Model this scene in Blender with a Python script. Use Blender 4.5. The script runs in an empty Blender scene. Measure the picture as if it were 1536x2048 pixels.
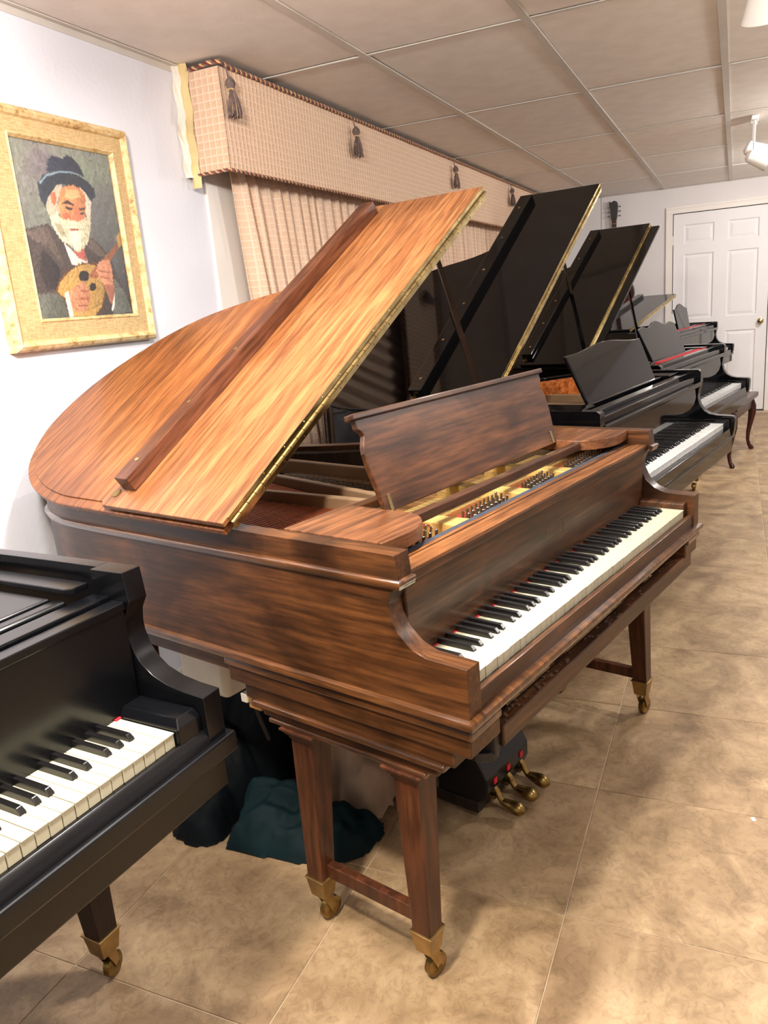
import bpy, bmesh, math, random
import numpy as np
from mathutils import Vector, Matrix, noise
from math import sin, cos, pi, radians, sqrt, atan2

# ------------------------------------------------------------------ camera, world, lights, exposure
scene = bpy.context.scene
COL = scene.collection
CAM_H = 1.371
R_CAM = ((0.39919879, -0.91324175, -0.08142378),      # image right
         (-0.26691625, -0.03079471, -0.9632276),      # image down
         (0.87715223, 0.40625262, -0.25605228))       # forward
cd = bpy.data.cameras.new('camera')
cd.sensor_fit = 'HORIZONTAL'
cd.sensor_width = 36.0
cd.lens = 1547.39 / 1536.0 * 36.0
cd.clip_start = 0.02
cam = bpy.data.objects.new('camera', cd)
COL.objects.link(cam)
rx, dn, fw = [Vector(r) for r in R_CAM]
m = Matrix.Identity(4)
for i in range(3):
    m[i][0] = rx[i]; m[i][1] = -dn[i]; m[i][2] = -fw[i]
m[2][3] = CAM_H
cam.matrix_world = m
scene.camera = cam

wd = bpy.data.worlds.new('world'); scene.world = wd; wd.use_nodes = True
wd.node_tree.nodes['Background'].inputs[0].default_value = (0.9, 0.93, 1.0, 1)
wd.node_tree.nodes['Background'].inputs[1].default_value = 0.05
vs = scene.view_settings
vs.view_transform = 'Standard'; vs.look = 'None'; vs.gamma = 1.0
vs.exposure = -1.2
vs.use_curve_mapping = False
try:
    scene.cycles.max_bounces = 7; scene.cycles.diffuse_bounces = 4; scene.cycles.glossy_bounces = 3
except AttributeError:
    pass

# lamps, the last four unseen and added for fill: (x, y, z, watts, kind, aim, colour)  - the fittings round them are built further down
WARM = (1.0, 0.90, 0.77); NEUT = (1.0, 0.955, 0.91); COOL = (0.92, 0.95, 1.0)
LAMPS = [
    (0.75, 0.95, 2.12, 18, 'point', (1.45, 1.75, 1.55), NEUT),
    (0.30, 0.62, 2.10, 42, 'point', (0.9, 0.95, 0.3), WARM),
    (1.36, 0.60, 2.13, 30, 'spot', (1.75, 0.75, 0.7), NEUT),
    (3.05, -0.075, 2.15, 14, 'spot', (3.3, 0.3, 0.0), NEUT),
    (5.68, -0.24, 2.03, 16, 'spot', (6.6, -0.6, 0.4), NEUT),
    (0.60, -0.70, 2.13, 8, 'point', (1.9, 0.3, 0.5), NEUT),  # unseen fill lamp, added to soften the room light
    (3.40, -1.30, 2.13, 20, 'point', (2.4, 0.2, 0.8), NEUT),  # unseen lamp, added for the soft highlight on the music desk
    (5.20, -0.90, 2.13, 17, 'point', (6.0, 0.2, 0.9), NEUT),  # unseen, added as fill and to brighten the ceiling
    (7.20, -0.90, 2.13, 20, 'point', (8.8, 0.3, 1.2), NEUT),  # unseen fill lamp, added for the far end
]
for i, (x, y, z, w, kind, aim, colr) in enumerate(LAMPS):
    ld = bpy.data.lights.new('lamp_light', 'SPOT' if kind == 'spot' else 'POINT')
    ld.energy = w * 10; ld.color = colr
    if kind == 'spot': ld.spot_size = radians(150); ld.spot_blend = 1.0
    ld.shadow_soft_size = 0.07
    lo = bpy.data.objects.new('lamp_light', ld); COL.objects.link(lo)
    lo.location = (x, y, z)
    d = Vector(aim) - Vector((x, y, z))
    lo.rotation_euler = d.to_track_quat('-Z', 'Y').to_euler()

# ------------------------------------------------------------------ colour and material helpers
def lin(c):
    def f(v):
        v = v / 255.0
        return v / 12.92 if v <= 0.04045 else ((v + 0.055) / 1.055) ** 2.4
    return (f(c[0]), f(c[1]), f(c[2]), 1.0)

MATS = {}
def new_mat(name):
    mt = bpy.data.materials.new(name); mt.use_nodes = True
    nt = mt.node_tree
    b = nt.nodes['Principled BSDF']
    MATS[name] = mt
    return mt, nt, b
def N(nt, typ, **kw):
    n = nt.nodes.new(typ)
    for k, v in kw.items():
        if k.startswith('i_'):
            n.inputs[k[2:].replace('_', ' ')].default_value = v
        else:
            setattr(n, k, v)
    return n
def L(nt, a, b): nt.links.new(a, b)
def ramp(nt, src, stops):
    r = nt.nodes.new('ShaderNodeValToRGB')
    el = r.color_ramp.elements
    while len(el) > 1: el.remove(el[-1])
    el[0].position = stops[0][0]; el[0].color = lin(stops[0][1])
    for p, c in stops[1:]:
        e = el.new(p); e.color = lin(c)
    L(nt, src, r.inputs[0])
    return r
def coords(nt, scale=(1, 1, 1), rot=(0, 0, 0), kind='Object'):
    tc = N(nt, 'ShaderNodeTexCoord'); mp = N(nt, 'ShaderNodeMapping')
    mp.inputs['Scale'].default_value = scale; mp.inputs['Rotation'].default_value = rot
    L(nt, tc.outputs[kind], mp.inputs[0])
    return mp.outputs[0]
def bump(nt, b, src, strength=0.2, dist=0.002):
    bp = N(nt, 'ShaderNodeBump'); bp.inputs['Strength'].default_value = strength
    bp.inputs['Distance'].default_value = dist
    L(nt, src, bp.inputs['Height']); L(nt, bp.outputs[0], b.inputs['Normal'])
    return bp
def mixc(nt, fac, a, b_, blend='MIX'):
    mx = N(nt, 'ShaderNodeMix'); mx.data_type = 'RGBA'; mx.blend_type = blend
    for s, i in ((fac, 0), (a, 6), (b_, 7)):
        if hasattr(s, 'node'): L(nt, s, mx.inputs[i])
        elif isinstance(s, (int, float)): mx.inputs[i].default_value = s
        else: mx.inputs[i].default_value = lin(s)
    return mx.outputs[2]
def plain(name, c, rough=0.5, metal=0.0, coat=0.0, var=0.0, vscale=8.0, spec=None):
    mt, nt, b = new_mat(name)
    b.inputs['Roughness'].default_value = rough
    b.inputs['Metallic'].default_value = metal
    if spec is not None: b.inputs['Specular IOR Level'].default_value = spec
    if coat: b.inputs['Coat Weight'].default_value = coat; b.inputs['Coat Roughness'].default_value = 0.08
    n = N(nt, 'ShaderNodeTexNoise'); n.inputs['Scale'].default_value = vscale; n.inputs['Detail'].default_value = 5
    L(nt, coords(nt), n.inputs['Vector'])
    lo = tuple(max(0, v * (1 - var)) for v in c); hi = tuple(min(255, v * (1 + var)) for v in c)
    r = ramp(nt, n.outputs['Fac'], [(0.3, lo), (0.7, hi)])
    L(nt, r.outputs[0], b.inputs['Base Color'])
    if rough > 0.02:
        mr = N(nt, 'ShaderNodeMapRange'); mr.inputs[3].default_value = rough * 0.85; mr.inputs[4].default_value = rough * 1.15
        L(nt, n.outputs['Fac'], mr.inputs[0]); L(nt, mr.outputs[0], b.inputs['Roughness'])
    return mt
def wood(name, dark, mid, light, axis, rough=0.36, blotch=0.5, fine=1.0, coat=0.10, stain=None):
    """veneer with its grain along axis 0, 1 or 2 of the object"""
    mt, nt, b = new_mat(name)
    sc = [44 * fine] * 3; sc[axis] = 2.2 * fine
    n1 = N(nt, 'ShaderNodeTexNoise'); n1.inputs['Scale'].default_value = 1.0; n1.inputs['Detail'].default_value = 7; n1.inputs['Roughness'].default_value = 0.62
    n1.inputs['Distortion'].default_value = 0.35
    L(nt, coords(nt, tuple(sc)), n1.inputs['Vector'])
    sc2 = [120 * fine] * 3; sc2[axis] = 9
    n2 = N(nt, 'ShaderNodeTexNoise'); n2.inputs['Scale'].default_value = 1.0; n2.inputs['Detail'].default_value = 4
    L(nt, coords(nt, tuple(sc2)), n2.inputs['Vector'])
    sc3 = [4.6, 4.6, 4.6]; sc3[axis] = 3.0
    n3 = N(nt, 'ShaderNodeTexNoise'); n3.inputs['Scale'].default_value = 1.0; n3.inputs['Detail'].default_value = 5; n3.inputs['Distortion'].default_value = 1.2
    L(nt, coords(nt, tuple(sc3)), n3.inputs['Vector'])
    r1 = ramp(nt, n1.outputs['Fac'], [(0.30, dark), (0.50, mid), (0.70, light)])
    r2 = ramp(nt, n2.outputs['Fac'], [(0.38, (120, 112, 104)), (0.58, (255, 255, 255))])
    c = mixc(nt, 0.55, r1.outputs[0], r2.outputs[0], 'MULTIPLY')
    r3 = ramp(nt, n3.outputs['Fac'], [(0.36, stain or (96, 80, 72)), (0.56, (255, 255, 255))])
    c = mixc(nt, blotch, c, r3.outputs[0], 'MULTIPLY')
    L(nt, c, b.inputs['Base Color'])
    mr = N(nt, 'ShaderNodeMapRange'); mr.inputs[3].default_value = rough * 0.85; mr.inputs[4].default_value = rough * 1.25
    L(nt, n3.outputs['Fac'], mr.inputs[0]); L(nt, mr.outputs[0], b.inputs['Roughness'])
    b.inputs['Specular IOR Level'].default_value = 0.32
    b.inputs['Coat Weight'].default_value = coat; b.inputs['Coat Roughness'].default_value = 0.10
    bump(nt, b, n2.outputs['Fac'], 0.06, 0.0006)
    return mt

# mahogany family: v = along the side, u = along the keyboard, z = upright
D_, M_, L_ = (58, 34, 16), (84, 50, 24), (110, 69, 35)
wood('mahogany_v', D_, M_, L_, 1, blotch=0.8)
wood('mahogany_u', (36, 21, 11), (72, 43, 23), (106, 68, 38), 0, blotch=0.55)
wood('mahogany_z', (50, 26, 15), (80, 44, 25), (100, 58, 34), 2, blotch=0.35, fine=0.7)
wood('mahogany_polish', (48, 28, 14), (92, 56, 28), (126, 82, 44), 1, rough=0.3, blotch=0.6, coat=1.0)
MATS['mahogany_polish'].node_tree.nodes['Principled BSDF'].inputs['Coat Roughness'].default_value = 0.05
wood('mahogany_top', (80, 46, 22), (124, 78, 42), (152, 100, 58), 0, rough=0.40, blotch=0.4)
wood('mahogany_lid_lit', (112, 64, 32), (142, 86, 45), (168, 110, 62), 0, rough=0.42, blotch=0.35, coat=0.12, stain=(150, 120, 100))  # same veneer as the case, light on the lid put into a paler tone
wood('mahogany_flap_lit', (118, 72, 40), (144, 92, 54), (168, 114, 72), 0, rough=0.38, blotch=0.28, coat=0.16, stain=(150, 120, 100))  # flap veneer paler too, its lit look put into the colour
wood('mahogany_rail', (62, 34, 22), (88, 50, 32), (108, 64, 42), 0, rough=0.35, blotch=0.3)
wood('mahogany_desk', (42, 24, 13), (82, 49, 28), (110, 69, 40), 0, rough=0.34, blotch=0.55, fine=0.8, coat=0.12)
wood('mahogany_red', (40, 14, 12), (66, 26, 20), (84, 36, 28), 2, rough=0.3, blotch=0.3)
wood('inner_wood', (120, 62, 28), (168, 92, 44), (196, 120, 62), 1, rough=0.25, blotch=0.2)
wood('spruce', (150, 104, 58), (176, 128, 76), (196, 150, 96), 1, rough=0.5, blotch=0.2)
wood('dark_wood', (22, 14, 10), (38, 24, 17), (52, 34, 24), 2, rough=0.45, blotch=0.3)
plain('black_satin', (8, 9, 12), 0.22, var=0.15, spec=0.42)
plain('black_gloss', (7, 7, 9), 0.06, var=0.1, spec=0.42)
plain('black_iron', (20, 20, 22), 0.5, var=0.2)
plain('ivory', (196, 190, 164), 0.28, var=0.025, vscale=30, coat=0.1)
plain('white_plastic_key', (214, 214, 212), 0.16, var=0.01)
plain('ebony', (15, 14, 15), 0.26, var=0.12, vscale=40)
plain('brass', (192, 172, 122), 0.22, 1.0, var=0.12, vscale=30)
plain('brass_aged', (136, 112, 66), 0.34, 1.0, var=0.22, vscale=40)
plain('gold_plate', (206, 172, 104), 0.42, 0.35, var=0.06)
plain('bronze_plate', (128, 104, 78), 0.45, 0.25, var=0.08)
plain('steel', (186, 182, 174), 0.28, 1.0, var=0.1, vscale=60)
plain('copper', (176, 98, 60), 0.38, 0.8, var=0.15, vscale=60)
plain('red_felt', (178, 26, 38), 0.95, var=0.12, vscale=60)
plain('blue_felt', (40, 46, 58), 0.9, var=0.15, vscale=60)
plain('white_enamel', (236, 234, 230), 0.4, var=0.015)
plain('white_plastic', (214, 208, 192), 0.45, var=0.03)
plain('black_rubber', (20, 20, 20), 0.6, var=0.15)
plain('dust', (86, 60, 46), 0.95, var=0.2, vscale=50)
plain('label_gold', (92, 70, 44), 0.5, 0.3, var=0.1)
plain('tape', (214, 190, 136), 0.6, var=0.08)
plain('tan_plaster', (232, 226, 214), 0.8, var=0.05)
plain('paper', (238, 236, 230), 0.8, var=0.02)
plain('cord_dark', (108, 90, 86), 0.8, var=0.25, vscale=60)
plain('cord_gold', (206, 170, 120), 0.8, var=0.15, vscale=60)
plain('cord_red', (128, 54, 52), 0.8, var=0.15, vscale=60)
plain('guitar_black', (28, 26, 26), 0.3, var=0.1)
plain('cup_gold', (160, 132, 84), 0.38, 0.9, var=0.12, vscale=30)

def wall_mat(name, c, br=0.35):
    mt, nt, b = new_mat(name)
    b.inputs['Roughness'].default_value = 0.75
    n = N(nt, 'ShaderNodeTexNoise'); n.inputs['Scale'].default_value = 60; n.inputs['Detail'].default_value = 5
    L(nt, coords(nt), n.inputs['Vector'])
    n2 = N(nt, 'ShaderNodeTexNoise'); n2.inputs['Scale'].default_value = 2.2; n2.inputs['Detail'].default_value = 3
    L(nt, coords(nt), n2.inputs['Vector'])
    r = ramp(nt, n2.outputs['Fac'], [(0.3, tuple(v * 0.975 for v in c)), (0.7, c)])
    L(nt, r.outputs[0], b.inputs['Base Color'])
    bump(nt, b, n.outputs['Fac'], br, 0.003)
wall_mat('wall_paint', (224, 226, 236))
wall_mat('far_wall_paint', (222, 218, 218), 0.1)
wall_mat('door_paint', (236, 234, 236), 0.03)
wall_mat('trim_paint', (238, 232, 226), 0.05)

def ceiling_mat():
    mt, nt, b = new_mat('ceiling_tile')
    b.inputs['Roughness'].default_value = 0.9
    v = N(nt, 'ShaderNodeTexVoronoi'); v.inputs['Scale'].default_value = 85; v.inputs['Randomness'].default_value = 1.0
    L(nt, coords(nt), v.inputs['Vector'])
    n = N(nt, 'ShaderNodeTexNoise'); n.inputs['Scale'].default_value = 45; n.inputs['Detail'].default_value = 4
    L(nt, coords(nt), n.inputs['Vector'])
    n3 = N(nt, 'ShaderNodeTexNoise'); n3.inputs['Scale'].default_value = 9
    L(nt, coords(nt), n3.inputs['Vector'])
    r = ramp(nt, v.outputs['Distance'], [(0.05, (186, 178, 172)), (0.13, (236, 229, 222))])
    r3 = ramp(nt, n3.outputs['Fac'], [(0.4, (200, 190, 182)), (0.62, (255, 255, 255))])
    c = mixc(nt, 0.12, r.outputs[0], r3.outputs[0], 'MULTIPLY')
    L(nt, c, b.inputs['Base Color'])
    bump(nt, b, n.outputs['Fac'], 0.25, 0.002)
ceiling_mat()
plain('ceiling_tee', (204, 198, 190), 0.5, var=0.02)

def floor_mat():
    mt, nt, b = new_mat('floor_tile')
    oi = N(nt, 'ShaderNodeObjectInfo')
    tc = N(nt, 'ShaderNodeTexCoord')
    ad = N(nt, 'ShaderNodeVectorMath', operation='ADD')
    L(nt, tc.outputs['Object'], ad.inputs[0])
    ml = N(nt, 'ShaderNodeVectorMath', operation='SCALE'); ml.inputs[3].default_value = 7.0
    L(nt, oi.outputs['Location'], ml.inputs[0]); L(nt, ml.outputs[0], ad.inputs[1])
    def ns(scale, det, dist, ro=0.5):
        n = N(nt, 'ShaderNodeTexNoise'); n.inputs['Scale'].default_value = scale; n.inputs['Detail'].default_value = det
        n.inputs['Distortion'].default_value = dist; n.inputs['Roughness'].default_value = ro
        L(nt, ad.outputs[0], n.inputs['Vector']); return n.outputs['Fac']
    a = ns(5.5, 9, 0.8, 0.62); f = ns(30, 8, 1.5, 0.7); g = ns(2.4, 3, 0.3)
    r = ramp(nt, a, [(0.30, (124, 102, 76)), (0.47, (158, 134, 103)), (0.62, (182, 158, 125)), (0.75, (198, 176, 145))])
    r2 = ramp(nt, f, [(0.38, (140, 116, 92)), (0.52, (255, 255, 255))])
    c = mixc(nt, 0.30, r.outputs[0], r2.outputs[0], 'MULTIPLY')
    r4 = ramp(nt, g, [(0.35, (224, 214, 204)), (0.65, (255, 250, 240))])
    c = mixc(nt, 0.7, c, r4.outputs[0], 'MULTIPLY')
    L(nt, c, b.inputs['Base Color'])
    # thin dark cracks of the slate print
    w = N(nt, 'ShaderNodeTexVoronoi', feature='DISTANCE_TO_EDGE'); w.inputs['Scale'].default_value = 3.2
    dv = N(nt, 'ShaderNodeVectorMath', operation='ADD')
    nv = N(nt, 'ShaderNodeTexNoise'); nv.inputs['Scale'].default_value = 5; nv.inputs['Detail'].default_value = 5
    L(nt, ad.outputs[0], nv.inputs['Vector'])
    sc = N(nt, 'ShaderNodeVectorMath', operation='SCALE'); sc.inputs[3].default_value = 0.35
    L(nt, nv.outputs['Color'], sc.inputs[0]); L(nt, ad.outputs[0], dv.inputs[0]); L(nt, sc.outputs[0], dv.inputs[1])
    L(nt, dv.outputs[0], w.inputs['Vector'])
    rc = ramp(nt, w.outputs['Distance'], [(0.0, (110, 84, 58)), (0.008, (255, 255, 255))])
    gm = ramp(nt, g, [(0.5, (0, 0, 0)), (0.6, (120, 120, 120))])
    c2 = N(nt, 'ShaderNodeMix'); c2.data_type = 'RGBA'; c2.blend_type = 'MULTIPLY'
    L(nt, gm.outputs[0], c2.inputs[0]); L(nt, c, c2.inputs[6]); L(nt, rc.outputs[0], c2.inputs[7])
    L(nt, c2.outputs[2], b.inputs['Base Color'])
    b.inputs['Roughness'].default_value = 0.48
    bump(nt, b, f, 0.18, 0.0015)
floor_mat()
plain('grout', (196, 176, 148), 0.9, var=0.06)

def waffle_mat(name, a, b_, light):
    """waffle-weave cloth, pattern on the cloth's own UVs (metres)"""
    mt, nt, b = new_mat(name)
    b.inputs['Roughness'].default_value = 0.85
    b.inputs['Sheen Weight'].default_value = 0.2
    uv = N(nt, 'ShaderNodeTexCoord')
    br = N(nt, 'ShaderNodeTexBrick'); br.offset = 0.0; br.squash = 1.0
    br.inputs['Scale'].default_value = 1.0
    br.inputs['Brick Width'].default_value = 0.0262; br.inputs['Row Height'].default_value = 0.0262
    br.inputs['Mortar Size'].default_value = 0.0036; br.inputs['Mortar Smooth'].default_value = 0.6
    br.inputs['Color1'].default_value = lin(a); br.inputs['Color2'].default_value = lin(b_); br.inputs['Mortar'].default_value = lin(light)
    L(nt, uv.outputs['UV'], br.inputs['Vector'])
    n = N(nt, 'ShaderNodeTexNoise'); n.inputs['Scale'].default_value = 300
    L(nt, uv.outputs['UV'], n.inputs['Vector'])
    r = ramp(nt, n.outputs['Fac'], [(0.3, (222, 216, 210)), (0.7, (255, 255, 255))])
    c = mixc(nt, 0.6, br.outputs['Color'], r.outputs[0], 'MULTIPLY')
    L(nt, c, b.inputs['Base Color'])
    bump(nt, b, br.outputs['Fac'], 0.5, 0.002)
waffle_mat('waffle_cloth', (218, 184, 156), (222, 188, 160), (240, 212, 188))
waffle_mat('curtain_cloth', (228, 196, 170), (232, 200, 174), (242, 216, 194))

def cloth_mat(name, c, hi, rough=0.9, sheen=0.6):
    mt, nt, b = new_mat(name)
    b.inputs['Roughness'].default_value = rough
    b.inputs['Specular IOR Level'].default_value = 0.12
    b.inputs['Sheen Weight'].default_value = sheen; b.inputs['Sheen Roughness'].default_value = 0.35
    b.inputs['Sheen Tint'].default_value = lin(hi)
    n = N(nt, 'ShaderNodeTexNoise'); n.inputs['Scale'].default_value = 7; n.inputs['Detail'].default_value = 6
    L(nt, coords(nt), n.inputs['Vector'])
    r = ramp(nt, n.outputs['Fac'], [(0.3, tuple(v * 0.75 for v in c)), (0.7, c)])
    L(nt, r.outputs[0], b.inputs['Base Color'])
    n2 = N(nt, 'ShaderNodeTexNoise'); n2.inputs['Scale'].default_value = 400
    L(nt, coords(nt), n2.inputs['Vector'])
    bump(nt, b, n2.outputs['Fac'], 0.2, 0.001)
cloth_mat('green_velvet', (8, 30, 34), (40, 90, 92), 0.7, 0.12)
cloth_mat('navy_velvet', (6, 12, 17), (30, 46, 58), 0.7, 0.08)
cloth_mat('beige_fleece', (190, 162, 136), (230, 210, 190), 0.95, 0.3)

def frame_mat():
    mt, nt, b = new_mat('frame_wood')
    n = N(nt, 'ShaderNodeTexNoise'); n.inputs['Scale'].default_value = 1.0; n.inputs['Detail'].default_value = 8; n.inputs['Roughness'].default_value = 0.7
    L(nt, coords(nt, (30, 30, 30)), n.inputs['Vector'])
    r = ramp(nt, n.outputs['Fac'], [(0.34, (140, 98, 52)), (0.46, (208, 176, 122)), (0.62, (226, 204, 160))])
    L(nt, r.outputs[0], b.inputs['Base Color']); b.inputs['Roughness'].default_value = 0.55
    bump(nt, b, n.outputs['Fac'], 0.4, 0.003)
    mt, nt, b = new_mat('linen')
    w1 = N(nt, 'ShaderNodeTexNoise'); w1.inputs['Scale'].default_value = 1.0; w1.inputs['Detail'].default_value = 3
    L(nt, coords(nt, (40, 40, 420)), w1.inputs['Vector'])
    w2 = N(nt, 'ShaderNodeTexNoise'); w2.inputs['Scale'].default_value = 1.0; w2.inputs['Detail'].default_value = 3
    L(nt, coords(nt, (420, 40, 40)), w2.inputs['Vector'])
    r1 = ramp(nt, w1.outputs['Fac'], [(0.3, (186, 156, 108)), (0.7, (220, 194, 148))])
    r2 = ramp(nt, w2.outputs['Fac'], [(0.3, (205, 195, 180)), (0.7, (255, 255, 255))])
    c = mixc(nt, 0.7, r1.outputs[0], r2.outputs[0], 'MULTIPLY')
    L(nt, c, b.inputs['Base Color']); b.inputs['Roughness'].default_value = 0.9
    bump(nt, b, w2.outputs['Fac'], 0.3, 0.001)
frame_mat()
def paint_mats():
    mt, nt, b = new_mat('oil_background')
    n = N(nt, 'ShaderNodeTexNoise'); n.inputs['Scale'].default_value = 1.0; n.inputs['Detail'].default_value = 6; n.inputs['Distortion'].default_value = 0.8
    L(nt, coords(nt, (9, 9, 6)), n.inputs['Vector'])
    r = ramp(nt, n.outputs['Fac'], [(0.3, (78, 76, 84)), (0.45, (112, 116, 108)), (0.6, (140, 150, 128)), (0.75, (160, 172, 150))])
    L(nt, r.outputs[0], b.inputs['Base Color']); b.inputs['Roughness'].default_value = 0.4
    bump(nt, b, n.outputs['Fac'], 0.3, 0.002)
    mt, nt, b = new_mat('oil_paint')
    at = N(nt, 'ShaderNodeAttribute'); at.attribute_name = 'paint'
    n = N(nt, 'ShaderNodeTexNoise'); n.inputs['Scale'].default_value = 1.0; n.inputs['Detail'].default_value = 8; n.inputs['Distortion'].default_value = 1.5
    L(nt, coords(nt, (110, 110, 80)), n.inputs['Vector'])
    r = ramp(nt, n.outputs['Fac'], [(0.3, (190, 184, 180)), (0.55, (250, 246, 240)), (0.75, (255, 255, 255))])
    c = mixc(nt, 0.5, at.outputs['Color'], r.outputs[0], 'MULTIPLY')
    L(nt, c, b.inputs['Base Color']); b.inputs['Roughness'].default_value = 0.38
    bump(nt, b, n.outputs['Fac'], 0.5, 0.002)
paint_mats()
def bulb_mat():
    mt, nt, b = new_mat('lamp_glow')
    b.inputs['Base Color'].default_value = (1, 1, 1, 1)
    b.inputs['Emission Color'].default_value = lin((255, 240, 214)); b.inputs['Emission Strength'].default_value = 12
    lw = N(nt, 'ShaderNodeTexNoise'); L(nt, coords(nt), lw.inputs['Vector'])
bulb_mat()

# ------------------------------------------------------------------ mesh helpers
def V3(*a): return Vector(a)
class MB:
    def __init__(s): s.v = []; s.f = []; s.mi = []; s.uv = None
    def add(s, vs, fs, mi=0):
        o = len(s.v); s.v += [tuple(p) for p in vs]
        for f in fs: s.f.append(tuple(i + o for i in f)); s.mi.append(mi)
        return s
    def box(s, x0, x1, y0, y1, z0, z1, mi=0):
        vs = [(x, y, z) for x in (x0, x1) for y in (y0, y1) for z in (z0, z1)]
        return s.add(vs, [(0, 1, 3, 2), (4, 6, 7, 5), (0, 4, 5, 1), (2, 3, 7, 6), (0, 2, 6, 4), (1, 5, 7, 3)], mi)
    def frustum(s, c0, s0, c1, s1, z0, z1, mi=0):
        a = [(c0[0] + sx * s0[0], c0[1] + sy * s0[1], z0) for sx, sy in ((-1, -1), (1, -1), (1, 1), (-1, 1))]
        b = [(c1[0] + sx * s1[0], c1[1] + sy * s1[1], z1) for sx, sy in ((-1, -1), (1, -1), (1, 1), (-1, 1))]
        return s.add(a + b, [(3, 2, 1, 0), (4, 5, 6, 7)] + [(i, (i + 1) % 4, (i + 1) % 4 + 4, i + 4) for i in range(4)], mi)
    def prism(s, poly, h0, h1, axis=2, mi=0):
        """polygon extruded along an axis; poly holds the two other coordinates in cyclic order"""
        def P(a, b, h):
            return ((h, a, b), (b, h, a), (a, b, h))[axis] if axis != 1 else (a, h, b)
        n = len(poly)
        vs = [P(a, b, h0) for a, b in poly] + [P(a, b, h1) for a, b in poly]
        fs = [tuple(range(n - 1, -1, -1)), tuple(range(n, 2 * n))]
        fs += [(i, (i + 1) % n, (i + 1) % n + n, i + n) for i in range(n)]
        return s.add(vs, fs, mi)
    def tube(s, pts, r, seg=8, cap=True, mi=0):
        pts = [Vector(p) for p in pts]; n = len(pts); vs = []; fs = []
        rr = r if hasattr(r, '__len__') else [r] * n
        up = Vector((0, 0, 1))
        t0 = (pts[1] - pts[0]).normalized()
        if abs(t0.dot(up)) > 0.95: up = Vector((1, 0, 0))
        a = t0.cross(up).normalized()
        for i, p in enumerate(pts):
            t = (pts[min(i + 1, n - 1)] - pts[max(i - 1, 0)]).normalized()
            a = (a - t * a.dot(t)).normalized(); b = t.cross(a)
            for j in range(seg):
                q = 2 * pi * j / seg
                vs.append(p + (a * cos(q) + b * sin(q)) * rr[i])
        for i in range(n - 1):
            for j in range(seg):
                k = (j + 1) % seg
                fs.append((i * seg + j, i * seg + k, (i + 1) * seg + k, (i + 1) * seg + j))
        if cap:
            fs.append(tuple(range(seg - 1, -1, -1))); fs.append(tuple((n - 1) * seg + j for j in range(seg)))
        return s.add(vs, fs, mi)
    def lathe(s, prof, o=(0, 0, 0), ax=(0, 0, 1), seg=20, mi=0):
        ax = Vector(ax).normalized(); o = Vector(o)
        h = Vector((1, 0, 0)) if abs(ax.x) < 0.9 else Vector((0, 1, 0))
        a = ax.cross(h).normalized(); b = ax.cross(a)
        vs = []; fs = []; n = len(prof)
        for r, t in prof:
            for j in range(seg):
                q = 2 * pi * j / seg
                vs.append(o + ax * t + (a * cos(q) + b * sin(q)) * max(r, 1e-5))
        for i in range(n - 1):
            for j in range(seg):
                k = (j + 1) % seg
                fs.append((i * seg + j, i * seg + k, (i + 1) * seg + k, (i + 1) * seg + j))
        fs.append(tuple(range(seg - 1, -1, -1))); fs.append(tuple((n - 1) * seg + j for j in range(seg)))
        return s.add(vs, fs, mi)
    def sweep(s, path, prof, closed=False, mi=0):
        """profile (offset outward to the left of travel... right-hand normal, z) swept along a plan path"""
        n = len(path); m_ = len(prof); vs = []; fs = []
        for i in range(n):
            p = Vector(path[i])
            if closed: a = Vector(path[i - 1]); b = Vector(path[(i + 1) % n])
            else: a = Vector(path[max(i - 1, 0)]); b = Vector(path[min(i + 1, n - 1)])
            d0 = (p - a); d1 = (b - p)
            d0 = d0.normalized() if d0.length > 1e-9 else d1.normalized()
            d1 = d1.normalized() if d1.length > 1e-9 else d0
            n0 = Vector((-d0.y, d0.x)); n1 = Vector((-d1.y, d1.x))
            nn = (n0 + n1); nn = nn.normalized() if nn.length > 1e-6 else n0
            k = 1.0 / max(0.4, nn.dot(n0))
            for o, z in prof:
                q = p + nn * (o * k); vs.append((q.x, q.y, z))
        for i in range(n if closed else n - 1):
            ii = (i + 1) % n
            for j in range(m_):
                k = (j + 1) % m_
                fs.append((i * m_ + j, ii * m_ + j, ii * m_ + k, i * m_ + k))
        if not closed:
            fs.append(tuple(range(m_))); fs.append(tuple((n - 1) * m_ + j for j in range(m_ - 1, -1, -1)))
        return s.add(vs, fs, mi)
    def mesh(s, name, bevel=0.0, seg=2, smooth=False, angle=35):
        me = bpy.data.meshes.new(name)
        bm = bmesh.new()
        bv = [bm.verts.new(p) for p in s.v]
        for f, k in zip(s.f, s.mi):
            try:
                fc = bm.faces.new([bv[i] for i in f]); fc.material_index = k
            except ValueError: pass
        bmesh.ops.recalc_face_normals(bm, faces=bm.faces[:])
        if bevel:
            bm.normal_update()
            es = [e for e in bm.edges if len(e.link_faces) == 2 and e.calc_face_angle(0) > radians(angle)]
            if es:
                bmesh.ops.bevel(bm, geom=es, offset=bevel, segments=seg, profile=0.5, affect='EDGES', clamp_overlap=True)
        if smooth:
            for f in bm.faces: f.smooth = True
        bm.to_mesh(me); bm.free()
        if smooth: me.set_sharp_from_angle(angle=radians(38))
        return me
    def obj(s, name, mat, parent=None, bevel=0.0, seg=2, smooth=False, angle=35):
        me = s.mesh(name, bevel, seg, smooth, angle)
        o = link(name, me, mat, parent)
        if smooth and bevel:
            w = o.modifiers.new('weighted', 'WEIGHTED_NORMAL'); w.keep_sharp = True; w.weight = 100
        return o
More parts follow.
